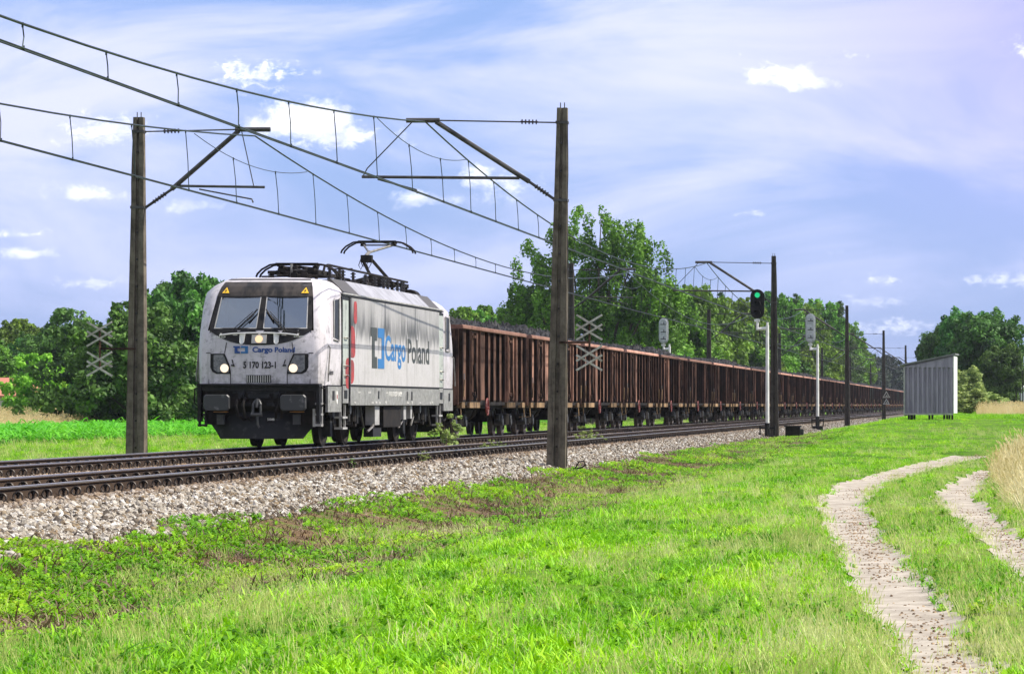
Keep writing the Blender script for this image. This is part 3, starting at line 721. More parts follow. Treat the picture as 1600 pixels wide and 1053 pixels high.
# front seams (thin dark grooves)
m = MB()
for s in (-1, 1):
    patch(m, [(s*.665,1.50),(s*.650,1.50),(s*.650,1.75),(s*.665,1.75)][::s], .010, .014)
    patch(m, [(s*.81,2.21),(s*.795,2.21),(s*.755,2.46),(s*.77,2.46)][::s], .010, .014)
    patch(m, [(s*1.185,1.48),(s*1.17,1.48),(s*1.17,2.74),(s*1.185,2.74)][::s], .010, .014)
    patch(m, [(s*1.25,2.21),(s*1.14,2.21),(s*1.14,2.225),(s*1.25,2.225)][::s], .010, .014)
m.build('panel_seams', M['black'], loco)
m = MB(); patch(m, [(-.29,1.52),(.29,1.52),(.29,1.70),(-.29,1.70)], .008, .012); gr = m.build('front_grille', M['under'], loco)
m = MB()
for k in range(11): a = -.265+.0525*k; patch(m, [(a-.012,1.53),(a+.012,1.53),(a+.012,1.69),(a-.012,1.69)], .018, .012)
m.build('slats', M['lightgrey'], gr)
# warning triangles
for s in (-1, 1):
    m = MB(); patch(m, [(s*.93-.085,3.63),(s*.93+.085,3.63),(s*.93,3.77)], .030, .012); w = m.build('warning_triangle', M['yellow'], loco)
    m = MB(); patch(m, [(s*.93-.012,3.71),(s*.93+.02,3.71),(s*.93+.004,3.685),(s*.93+.02,3.685),(s*.93-.01,3.645),(s*.93-.003,3.675),(s*.93-.02,3.675)], .038, .008); m.build('bolt_mark', M['blacklet'], w)
# front writing
fy = lambda z: lv(z, 2) - .006
lettering('lettering', 'Cargo', .47, .12, M['navy'], loco, (.085, fy(2.27), 2.235), (1,0,0), (0,0,1), .034, onface=True)
lettering('lettering', 'Poland', .46, .115, M['navy'], loco, (.60, fy(2.27), 2.235), (1,0,0), (0,0,1), .034, onface=True)
lettering('lettering', '5 170 123-1', .76, .145, M['blacklet'], loco, (.02, fy(1.9), 1.865), (1,0,0), (0,0,1), .034, onface=True)
lettering('lettering', 'E594 009', .27, .055, M['whitelet'], loco, (-.93, face(-.93,2.58,.03).y, 2.56), (1,0.02,0), (0,.1,1), .01)
lettering('lettering', 'akiem', .24, .055, M['whitelet'], loco, (.92, face(.92,2.58,.04).y, 2.58), (1,0.1,0), (0,.1,1), .01)
def logo(parent, org, right, up, w, h, ma, mb, bigside=False):
    """two square brackets facing each other, the left one with a bar on top"""
    r = Vector(right); u = Vector(up); o = Vector(org); nrm = r.cross(u).normalized()*.008
    def q(m, x0, x1, y0, y1):
        m.prism([o+r*x0*w+u*y0*h, o+r*x1*w+u*y0*h, o+r*x1*w+u*y1*h, o+r*x0*w+u*y1*h], nrm)
    m = MB(); q(m, -.50,-.05,.78,1); q(m, -.42,-.22,.001,.779); q(m,-.219,-.05,.70,.779) if not bigside else q(m,-.219,-.05,.68,.779); q(m, -.219,-.05,0,.28); m.build('logo', ma, parent)
    m = MB(); q(m, .02,.5,.76,1); q(m, .30,.5,.241,.759); q(m, .02,.5,0,.24); m.build('logo', mb, parent)
logo(loco, (-.42, fy(2.27), 2.205), (1,0,0), (0,0,1), .34, .17, M['navy'], M['blue'])
# interior: floor, back wall, desk, driver
m = MB(); m.box(-1.30,1.30,2.9,2.95,1.5,3.85); m.box(-1.25,1.25,.75,2.9,1.75,1.80); m.build('cab_wall', M['cabgrey'], loco)
m = MB(); m.prism([(-1.15,.62,2.45),(-1.15,.70,2.86),(-1.15,1.25,2.80),(-1.15,1.45,2.45)], (2.3,0,0)); m.build('cab_desk', M['cabdesk'], loco)
m = MB(); m.box(-.85,-.35,2.12,2.22,2.0,3.05); m.box(-.85,-.35,1.72,2.2,2.18,2.28); m.box(-.62,-.58,1.9,2.0,1.80,2.18); m.build('seat', M['under'], loco)
def person():
    p = thing('person', (-LF-.6, Y_LOCO+1.88, Z_RAIL+2.28), 'driver sitting behind the left windscreen pane in a dark shirt', 'person')
    def rings(cs, n=12): return [[(cx+rx*math.cos(2*math.pi*k/n), cy+ry*math.sin(2*math.pi*k/n), z) for k in range(n)] for cx, cy, z, rx, ry in cs]
    # head, neck and hands as one skin surface along the spine
    m = MB(); m.loft(rings([(0,.08,.42,.09,.07),(0,.05,.50,.06,.06),(0,.03,.55,.055,.06),(0,0,.585,.06,.075),(0,-.01,.62,.074,.095),(0,-.005,.68,.080,.102),(0,0,.73,.080,.10),(0,.01,.775,.066,.085),(0,.015,.80,.03,.04)]))
    m.prism([(-.016,-.10,.655),(.016,-.10,.655),(.010,-.122,.642),(-.010,-.122,.642)], (0,.01,.035))
    for s in (-1, 1):
        m.sphere((s*.082,.01,.67), (.012,.022,.034), 6, 5); m.loft(rings([(s*.25,-.44,.20,.03,.03),(s*.25,-.50,.205,.045,.02),(s*.25,-.55,.20,.035,.014)], 8))
        for k in range(4): m.tube([(s*(.22+.02*k),-.54,.205),(s*(.222+.02*k),-.585,.20),(s*(.225+.02*k),-.605,.18)], .008, 5)
        m.tube([(s*.21,-.47,.205),(s*.185,-.50,.20),(s*.18,-.53,.19)], .010, 5)
    m.build('body', M['skin'], p, True)
    m = MB(); m.loft(rings([(0,.10,0,.19,.13),(0,.10,.12,.17,.12),(0,.10,.28,.20,.13),(0,.09,.38,.21,.11),(0,.08,.44,.13,.085),(0,.07,.47,.07,.065)]))
    for s in (-1, 1): m.tube([(s*.18,.09,.38),(s*.235,.06,.34),(s*.27,0,.16),(s*.265,-.2,.16),(s*.25,-.43,.20)], [.07,.062,.052,.045,.036], 8)
    m.build('shirt', M['shirt'], p, True)
    m = MB(); m.loft(rings([(0,.035,.66,.086,.085),(0,.025,.72,.088,.098),(0,.015,.78,.078,.098),(0,.015,.82,.04,.05)])); m.build('hair', M['hair'], p, True)
    m = MB()
    for s in (-1, 1): m.sphere((s*.033,-.097,.685), (.013,.008,.008), 6, 4)
    m.build('eyes', M['black'], p)
person()
# ---- near and far sides
for s in (1, -1):
    x = s*1.49
    def sb(m, y0, y1, z0, z1, off, th=.02): return m.box(*sorted((x+s*(off-th), x+s*off)), y0, y1, z0, z1)
    m = MB(); sb(m, 3.50, 15.85, 1.50, 3.60, .035, .05); m.build('side_panel', M['side'], loco)
    m = MB(); sb(m, 3.40, 15.95, 1.455, 1.495, .02, .03); sb(m, 3.42, 3.49, 1.10, 3.62, .02, .03); sb(m, 15.87, 15.94, 1.10, 3.62, .02, .03); sb(m, 2.6, LL-2.6, 3.62, 3.655, .03, .05); m.build('side_seams', M['black'], loco)
    m = MB(); sb(m, 2.6, LL-2.6, 3.665, 3.70, .035, .09); m.build('gutter', M['lightgrey'], loco)
    m = MB(); sb(m, 3.50, 15.85, 1.00, 1.445, .03, .06); sk = m.build('skirt', M['skirt'], loco)
    for (a, b, z0, z1) in ((6.95,7.12,1.16,1.36),(10.9,11.05,1.13,1.36),(11.55,11.75,1.13,1.36)):
        m = MB(); m.box(*sorted((x+s*.025, x+s*.034)), a, b, z0, z1); m.build('slot', M['black'], sk)
    if s > 0:
        lettering('lettering', '91 51 5170 123-1 PL-AKIEM', 1.75, .11, M['whitelet'], sk, (x+.032, 9.35, 1.235), (0,1,0), (0,0,1), .014)
        rr = random.Random(5)
        for k in range(16):
            y = rr.uniform(3.8, 15.5); lettering('lettering', rr.choice(['230 t', '1 MPa', 'G 87', 'P 80', '10 400', '18 900', '25 kV']), rr.uniform(.16,.3), rr.choice((.035,.05)), M['whitelet'], sk, (x+.032, y, rr.choice((1.045,1.05,1.30))), (0,1,0), (0,0,1), .01)
    # doors at both ends
    for (y0, y1) in ((2.62, 3.28), (LL-3.28, LL-2.62)):
        m = MB(); sb(m, y0-.09, y1+.09, 1.10, 3.60, .012, .03); d = m.build('door', M['black'], loco)
        m = MB(); sb(m, y0, y1, 1.50, 3.52, .022, .03); m.build('door_leaf', M['door'], d)
        m = MB(); sb(m, y0, y1, 1.05, 1.47, .022, .03); m.build('step_panel', M['skirt'], d)
        m = MB(); sb(m, y0+.14, y1-.14, 1.16, 1.36, .028, .02); m.build('step_recess', M['black'], d)
        m = MB()
        for z in (2.62, 1.95, 1.72): m.tube([(x+s*.02,y0+.12,z),(x+s*.07,y0+.16,z),(x+s*.07,y0+.46,z-.01),(x+s*.02,y0+.5,z-.01)], .015, 5)
        m.build('door_handle', M['steel'], d)
        # ladder below the door
        m = MB()
        for y in (y0+.08, y1-.08): m.bar((x-s*.06,y,.42),(x-s*.06,y,1.03), .05, .035)
        for z in (.44, .70): m.box(*sorted((x-s*.20, x+s*.01)), y0+.06, y1-.06, z-.02, z+.03)
        m.build('ladder', M['lightgrey'], loco)
    # cab side: vertical window, grab rails, nose skirt
    for e in (0, 1):
        Y = (lambda v: v) if e == 0 else (lambda v: LL-v)
        m = MB(); a, b = sorted((Y(1.62), Y(2.20))); pts = [(a,2.62),(b,2.56),(b,3.52),(a+.02,3.48)] if e == 0 else [(a,2.56),(b,2.62),(b-.02,3.48),(a,3.52)]
        m.prism([(x+s*.004, y, z) for y, z in pts], (s*.012,0,0)); wn = m.build('cab_side_window', M['darkglass'], loco)
        m = MB(); m.tube([(x+s*.02,a-.02,2.60),(x+s*.02,a-.0,3.52)], .015, 5); m.tube([(x+s*.02,a-.02,2.55),(x+s*.02,b+.02,2.52),(x+s*.02,b+.02,3.55)], .018, 5); m.build('window_seal', M['lightgrey'], wn)
        m = MB(); m.tube([(x+s*.05,Y(.80),1.55),(x+s*.05,Y(.82),1.75),(x+s*.05,Y(1.02),2.35),(x+s*.0,Y(1.06),2.40)], .019, 6); m.build('grab_rail', M['steel'], loco)
        m = MB(); a, b = sorted((Y(.95), Y(2.50))); m.box(*sorted((x-s*.05, x+s*.012)), a, b, .84, 1.44); ns = m.build('cab_skirt', M['skirt'], loco)
        m = MB(); a, b = sorted((Y(1.45), Y(1.68))); m.box(*sorted((x, x+s*.02)), a, b, 1.12, 1.34); m.build('slot', M['black'], ns)
        m = MB(); a, b = sorted((Y(.95), Y(2.50))); m.box(*sorted((x-s*.03, x+s*.008)), a, b, 1.442, 1.475); m.build('cab_seam', M['black'], loco)
        if s > 0 and e == 0:
            m = MB(); m.prism([(x+.014, 1.95+.09*math.cos(t*.5236), 1.18+.16*math.sin(t*.5236)) for t in range(12)], (.008,0,0)); m.build('badge', M['whitelet'], ns)
            m = MB(); m.prism([(x+.023, 1.95+.04*math.cos(t*.5236), 1.20+.06*math.sin(t*.5236)) for t in range(12)], (.004,0,0)); m.build('badge_mark', M['red'], ns)
            lettering('lettering', 'akiem', .46, .13, M['blacklet'], loco, (x+.008, 1.34, 1.72), (0,1,0), (0,0,1), .008)
    if s > 0:
        # big lettering on the side
        lettering('lettering', 'Cargo', 2.85, .62, M['blue'], loco, (x+.037, 7.85, 2.16), (0,1,0), (0,0,1), .022, 'LEFT')
        lettering('lettering', 'Poland', 3.25, .62, M['darkgreen'], loco, (x+.037, 11.0, 2.14), (0,1,0), (0,0,1), .020, 'LEFT')
        o = (x+.036, 6.85, 1.93); logo(loco, o, (0,1,0), (0,0,1), 1.75, 1.02, M['darkgreen'], M['blue'], True)
        def blob(y0, y1, z0, z1, off, sh=0.0, cut=None):
            cy, cz, a, b = (y0+y1)/2, (z0+z1)/2, (y1-y0)/2, (z1-z0)/2; pts = []
            for k in range(28):
                t = 2*math.pi*k/28; c_, s_ = math.cos(t), math.sin(t)
                yy = cy + a*math.copysign(abs(c_)**.6, c_) + sh*s_; zz = cz + b*math.copysign(abs(s_)**.6, s_)
                if cut: yy = max(yy, cut[0]); yy = min(yy, cut[1])
                pts.append((x+off, yy, zz))
            m = MB(); m.prism(pts, (.004,0,0)); return m.build('red_mark', M['red'], loco)
        blob(3.84, 4.24, 2.98, 3.53, .037); blob(3.2, 4.02, 2.15, 2.92, .037, -.06, (3.52, 9)); blob(3.1, 3.88, 1.52, 2.10, .037, .02, (3.52, 9))
        blob(2.92, 3.6, 1.40, 2.14, .024, 0, (2.92, 3.26))
# sloping roof panels on both shoulders
for s in (1, -1):
    ys_ = [2.95, 4.75, 7.6, 12.1, 13.9, 14.6, LL-2.95]
    for k in range(6):
        a, b = ys_[k]+.02, ys_[k+1]-.02
        m = MB(); m.prism([(s*1.515,a,3.67),(s*1.125,a,4.055),(s*1.05,a,4.0),(s*1.44,a,3.64)], (0,b-a,0))
        pn = m.build('roof_panel', M['grille'] if k in (0, 5) else M['roofgrey'], loco)
m = MB(); m.box(-1.12,1.12,2.95,LL-2.95,3.95,4.015); m.build('roof_deck', M['grille'], loco)
m = MB(); m.tube([(-.5,LL-2.9,4.02),(-.5,LL-2.3,4.02)], .30, 14); m.tube([(.62,LL-3.1,4.0),(.62,LL-2.5,4.0)], .26, 14); m.build('roof_fan', M['under'], loco)
# roof bus bar on insulators along the near edge
def ribbed(m, x, y, z0, z1, r=.06, n=5):
    m.tube([(x,y,z0),(x,y,z1)], r*.55, 8)
    for k in range(n): z = z0 + (z1-z0)*(k+.6)/(n+.2); m.tube([(x,y,z-.012),(x,y,z+.012)], r, 8)
for yy in (5.4, 6.6, 7.0, 8.3, 9.9, 11.2, 12.4, 13.0, 14.4, 15.0, 15.3):
    m = MB(); ribbed(m, .62, yy, 4.0, 4.42, .07); m.build('insulator', M['insul'], loco)
m = MB(); m.tube([(.62,4.6,4.22),(.62,4.8,4.42),(.62,5.2,4.47),(.62,15.9,4.45)], .032, 6); m.tube([(.45,6.2,4.52),(.62,7.0,4.47)], .02, 6); m.tube([(.62,8.2,4.50),(.1,8.4,4.50),(-.4,11,4.5)], .02, 6)
m.tube([(-.62,5.2,4.45),(-.62,14,4.45)], .03, 6); m.build('roof_bus_bar', M['under'], loco)
m = MB(); m.cbox((.1,9.4,4.12),(.7,1.2,.24)); m.cbox((-.2,12.2,4.15),(.9,.8,.3)); m.tube([(-.2,11.4,4.2),(.4,11.4,4.35)], .09, 8); m.build('circuit_breaker', M['under'], loco)
def bow(par, y, z):
    m = MB()
    for dy in (-.19, .19):
        m.tube([(-1.0,y+dy,z-.32),(-.97,y+dy,z-.24),(-.86,y+dy,z-.13),(-.66,y+dy,z-.02),(-.5,y+dy,z),(.5,y+dy,z),(.66,y+dy,z-.02),(.86,y+dy,z-.13),(.97,y+dy,z-.24),(1.0,y+dy,z-.32)], .026, 6)
        m.box(-.52,.52,y+dy-.03,y+dy+.03,z,z+.03)
    for a in (-.45, .45): m.bar((a,y-.22,z-.04),(a,y+.22,z-.04), .05, .03)
    m.tube([(-.5,y,z-.09),(.5,y,z-.09)], .022, 6); m.cbox((-.42,y,z-.08),(.12,.16,.08)); m.cbox((.42,y,z-.08),(.12,.16,.08))
    return m.build('collector_bow', M['under'], par)
# rear pantograph, raised
m = MB(); yb = 15.1
for a in (-.55,.55): m.bar((a,13.9,4.36),(a,16.2,4.36), .06, .08)
for y in (13.9, 15.1, 16.2): m.bar((-.6,y,4.36),(.6,y,4.36), .06, .08)
for a in (-.55,.55):
    for y in (14.0, 16.1): ribbed(m, a, y, 4.0, 4.34, .075)
m.tube([(-.3,14.6,4.48),(.3,14.6,4.48)], .10, 8); pr = m.build('raised_pantograph', M['under'], loco)
m = MB()
for a in (-.10,.16): m.tube([(a*1.9,15.3,4.40),(a,13.25,4.93)], .045, 8)
m.cbox((.02,13.15,4.98),(.30,.20,.20)); m.build('lower_arm', M['under'], pr)
m = MB()
m.tube([(.0,13.1,5.05),(.02,13.5,5.18)], .05, 8); m.tube([(.02,13.45,5.17),(-.40,14.85,5.44)], .030, 6); m.tube([(.02,13.45,5.17),(.42,14.85,5.44)], .034, 6); m.build('upper_arm', M['steel'], pr)
m = MB()
for a, q in ((-.12,.30),(-.05,.22),(.1,.26)): m.tube([(a,13.05,4.98),(a-.05,13.0,4.98-q*.6),(a,13.02,4.98-q),(a+.06,13.05,4.98-q*.5),(a+.05,13.1,5.0)], .012, 5)
m.build('cables', M['under'], pr)
bow(pr, 14.9, 5.53)
# front pantograph, folded
m = MB()
for a in (-.55,.55): m.bar((a,4.1,4.24),(a,6.7,4.24), .06, .08)
for y in (4.1, 5.3, 6.7): m.bar((-.62,y,4.24),(.62,y,4.24), .06, .08)
for a in (-.55,.55):
    for y in (4.15, 6.6): ribbed(m, a, y, 4.0, 4.22, .075, 3)
m.tube([(.05,3.95,4.16),(.05,4.5,4.16)], .09, 10); m.tube([(.30,3.95,4.16),(.30,4.5,4.16)], .09, 10); m.tube([(-.5,4.2,4.22),(-.15,4.5,4.30),(-.2,4.9,4.34)], .05, 6)
m.tube([(-.75,4.0,4.13),(.75,4.0,4.16)], .025, 6)
pf = m.build('folded_pantograph', M['under'], loco)
m = MB()
for a in (-.35,.35): m.tube([(a,6.4,4.32),(a*.5,4.4,4.36)], .04, 6)
m.tube([(0,4.4,4.40),(-.4,5.0,4.36)], .03, 6); m.tube([(0,4.4,4.40),(.4,5.0,4.36)], .03, 6)
for k in range(12): m.cbox((rnd.uniform(-.5,.5),rnd.uniform(3.9,4.6),rnd.uniform(4.20,4.36)),(rnd.uniform(.06,.22),.15,rnd.uniform(.04,.09)))
m.build('arms', M['under'], pf)
m = MB(); m.tube([(-.02,4.0,4.08),(-.02,4.0,4.44)], .035, 6); m.build('post', M['steel'], pf)
bow(pf, 4.7, 4.46)
# ---- front end: headstock, buffers, hoses, plough
m = MB(); m.box(-1.30,1.30,.50,.78,.92,1.44); m.build('headstock', M['under'], loco)
m = MB(); m.box(-1.42,1.42,.36,.95,1.44,1.50); m.box(-1.42,1.42,.33,.36,1.455,1.495)
for s in (-1,1): m.box(*sorted((s*1.42,s*1.34)),.40,.60,.62,1.44)
m.box(-1.34,1.34,.44,.50,1.33,1.44); m.build('front_beam', M['black'], loco)
for e in (0, 1):
    for s in (-1, 1):
        Y = (lambda v: v) if e == 0 else (lambda v: LL-v)
        c, zc = s*.885, 1.06
        m = MB(); m.tube([(c,Y(.52),zc),(c,Y(.20),zc)], .13, 12); m.tube([(c,Y(.20),zc),(c,Y(.06),zc)], .10, 12); b_ = m.build('buffer', M['under'], loco)
        def pad(y, g_):
            w_, h_, q = .30*g_, .185*g_, .05
            return [(c-w_+q,y,zc-h_),(c+w_-q,y,zc-h_),(c+w_,y,zc-h_+q),(c+w_,y,zc+h_-q),(c+w_-q,y,zc+h_),(c-w_+q,y,zc+h_),(c-w_,y,zc+h_-q),(c-w_,y,zc-h_+q)]
        m = MB(); m.loft([pad(Y(.08),1),pad(Y(.03),1),pad(Y(0),.94)]); m.build('buffer_pad', M['padsteel'], b_)
        if e == 0:
            m = MB(); m.box(c-.16,c+.16,.40,.52,.835,.855); m.build('step_plate', M['orange'], loco)
            m = MB(); m.box(c-.08+s*.0-.02,c+.08,.46,.52,.55,.78); m.box(c-.05,c+.05,.42,.47,.66,.74); m.build('coupler_box', M['padsteel'], loco)
            # corner ladders with bright edges
            m = MB(); m.bar((s*1.26,.55,.50),(s*1.26,.55,1.44), .05, .06); m.bar((s*1.42,.62,.50),(s*1.42,.62,1.44), .05, .06)
            for z in (.53,.78,1.03): m.box(*sorted((s*1.26,s*1.44)),.50,.72,z-.02,z+.03)
            m.build('corner_ladder', M['lightgrey'] if s > 0 else M['black'], loco)
            m = MB(); m.tube([(s*1.42,.58,1.42),(s*1.52,.56,1.38),(s*1.53,.56,1.05),(s*1.44,.58,.98)], .022, 6); m.build('corner_handle', M['black'], loco)
            if s < 0: m = MB(); m.tube([(s*1.46,1.0,1.50),(s*1.53,1.0,1.55),(s*1.55,1.05,2.35),(s*1.50,1.1,2.40)], .018, 6); m.build('grab_rail', M['steel'], loco)
for x0, x1 in ((-.46,-.30),(-.30,-.15)):
    m = MB(); m.tube([(x0,.48,1.13),(x0-.015,.30,1.11),(x0-.02,.22,.98),(x0+.03,.24,.75),(x0+.13,.36,.66),(x1+.04,.46,.70)], .034, 7); m.tube([(x0,.50,1.13),(x0,.38,1.13)], .05, 7); m.build('brake_hose', M['under'], loco)
for x0, a in ((.52,-.07),(.62,-.05)):
    m = MB(); m.tube([(x0,.48,1.13),(x0,.33,1.10),(x0+a,.28,.9),(x0+a*1.6,.36,.70)], .030, 7); m.build('brake_hose', M['under'], loco)
m = MB(); m.tube([(.0,.55,1.08),(.0,.30,1.08)], .07, 8)
for a in (-.09,.09): m.tube([(a*.4,.30,1.12),(a,.24,1.02),(a,.22,.80)], .030, 6)
m.tube([(-.13,.22,.78),(.13,.22,.78)], .045, 8); m.tube([(.02,.22,.76),(.03,.2,.55),(.06,.22,.48)], .028, 6); m.tube([(.0,.28,1.15),(.0,.24,.95)], .04, 6)
m.build('screw_coupling', M['padsteel'], loco)
m = MB()
for a in (-.41,.41): m.box(a-.07,a+.07,.44,.52,1.16,1.34); m.box(a-.03,a+.03,.40,.45,1.18,1.26)
m.box(-.25,.25,.45,.50,1.16,1.27); m.box(-.14,.14,.40,.50,1.41,1.46); m.box(-.32,-.18,.44,.52,.98,1.06); m.box(.18,.36,.44,.52,.98,1.06); m.box(-.62,.62,.47,.5,1.28,1.32); m.build('coupler_housing', M['plow'], loco)
m = MB(); m.box(.20,.40,.36,.40,.62,.72); pl = m.build('number_plate', M['under'], loco)
lettering('lettering', '51048', .16, .055, M['whitelet'], pl, (.30,.356,.645), (1,0,0), (0,0,1), .01)
# curved plough
def plough(e):
    Y = (lambda v: v) if e == 0 else (lambda v: LL-v); m = MB(); rows = []
    for z, hw, y0, dep in ((.86,1.40,.62,.55),(.74,1.38,.46,.6),(.55,1.22,.36,.55),(.36,1.06,.30,.5),(.22,.97,.28,.45)):
        rows.append([(q*hw, Y(y0 + dep*abs(q)**2.2), z) for q in np.linspace(-1,1,15)])
    m.loft(rows, closed=False, caps=False)
    rows2 = [[(p[0], p[1]+(.03 if e == 0 else -.03), p[2]) for p in r] for r in rows]; m.loft(rows2, closed=False, caps=False)
    return m.build('plough', M['plow'], loco, True)
plough(0); plough(1)
m = MB(); m.box(-1.25,1.25,.62,1.7,.55,.92); m.box(-1.25,1.25,LL-1.7,LL-.62,.55,.92); m.build('end_frame', M['under'], loco)
# ---- running gear
m = MB(); m.box(-1.36,1.36,1.0,LL-1.0,.98,1.44); m.box(-1.20,1.20,7.6,11.6,.42,1.0); m.build('underframe', M['under'], loco)
wm = MB()
def wheel_mesh(r=.625, w=.135):
    m = MB(); prof = [(0,.09),(-.08,.085),(-.082,.18),(-.03,.20),(-.02,r-.12),(-.062,r-.09),(-.064,r),(.062,r-.004),(.066,r+.028),(.09,r+.028),(.09,r-.09),(.02,r-.12),(.02,.2),(.07,.18),(.07,.09)]
    n = 26; rings = [[(-x, q*math.cos(2*math.pi*k/n), q*math.sin(2*math.pi*k/n)) for k in range(n)] for x, q in prof]
    return m.loft(rings)
for pc in (4.85, LL-4.85):
    for ya in (pc-1.3, pc+1.3):
        for s in (1, -1):
            w = wheel_mesh(); w.v = [(p[0]*s + s*.78, p[1]+ya, p[2]+.627) for p in w.v]; wh = w.build('wheel', M['steel_wheel'] if 'steel_wheel' in M else M['under'], loco, True)
            m = MB(); m.tube([(s*.84,ya,.627),(s*1.12,ya,.627)], .17, 12); m.bar((s*1.0,ya-.33,.60),(s*1.0,ya+.33,.60), .16, .22); m.build('axle_box', M['under'], wh)
        m = MB(); m.tube([(-.75,ya,.627),(.75,ya,.627)], .09, 8); m.build('axle', M['under'], loco)
    m = MB()
    for s in (1, -1):
        m.prism([(s*1.0,pc-2.15,.86),(s*1.0,pc-1.6,.98),(s*1.0,pc+1.6,.98),(s*1.0,pc+2.15,.86),(s*1.0,pc+2.1,.76),(s*1.0,pc+.9,.80),(s*1.0,pc+.5,.52),(s*1.0,pc-.5,.52),(s*1.0,pc-.9,.80),(s*1.0,pc-2.1,.76)], (s*.14,0,0))
        m.tube([(s*1.18,pc-.35,.60),(s*1.18,pc-.35,1.05)], .13, 10); m.tube([(s*1.18,pc+.35,.60),(s*1.18,pc+.35,1.05)], .13, 10)
    m.box(-.8,.8,pc-.5,pc+.5,.45,.85); m.build('bogie_frame', M['under'], loco)
    for s in (1, -1):
        m = MB()
        for dy in (-1.3, 1.3):
            for q in (-.34,.34): m.tube([(s*1.10,pc+dy+q,.70),(s*1.10,pc+dy+q,.95)], .10, 8)
        m.tube([(s*1.26,pc-.9,1.0),(s*1.30,pc-.6,.92),(s*1.30,pc-.55,.62)], .04, 7); m.tube([(s*1.27,pc-.75,.90),(s*1.40,pc-.75,.90)], .12, 10); m.tube([(s*1.28,pc+.6,1.0),(s*1.28,pc+.62,.55)], .035, 6)
        m.tube([(s*1.3,pc+.9,1.0),(s*1.31,pc+1.05,.7),(s*1.25,pc+1.6,.45),(s*1.1,pc+1.9,.42)], .028, 6)
        m.build('damper', M['padsteel'], loco)
        m = MB(); m.box(*sorted((s*.96,s*1.16)),pc-2.05,pc-1.75,.25,.62); m.box(*sorted((s*1.10,s*1.17)),pc-2.0,pc-1.82,.24,.32); m.build('sand_pipe', M['plow'], loco)
for s in (1, -1):
    for (a, b, z0, z1, mm, nm) in ((7.05,7.65,.50,.98,'lightgrey','equipment_box'),(6.8,7.9,.20,.42,'plow','equipment_box'),(11.0,11.35,.62,.98,'lightgrey','equipment_box'),(12.0,12.22,.64,.98,'lightgrey','equipment_box'),(8.2,10.6,.44,.96,'under','transformer_box')):
        m = MB(); m.bevbox(*sorted((s*1.22,s*1.44)), a, b, z0, z1, .02) if False else m.box(*sorted((s*1.18,s*1.42)), a, b, z0, z1); bx_ = m.build(nm, M[mm], loco)
    m = MB(); m.tube([(s*1.36,6.4,.34),(s*1.38,6.9,.44),(s*1.38,7.2,.56)], .03, 6); m.tube([(s*1.36,11.2,.60),(s*1.36,10.6,.40)], .025, 6); m.tube([(s*1.38,12.3,.95),(s*1.4,12.5,.7),(s*1.36,12.35,.45)], .03, 6); m.build('air_pipe', M['steel'], loco)

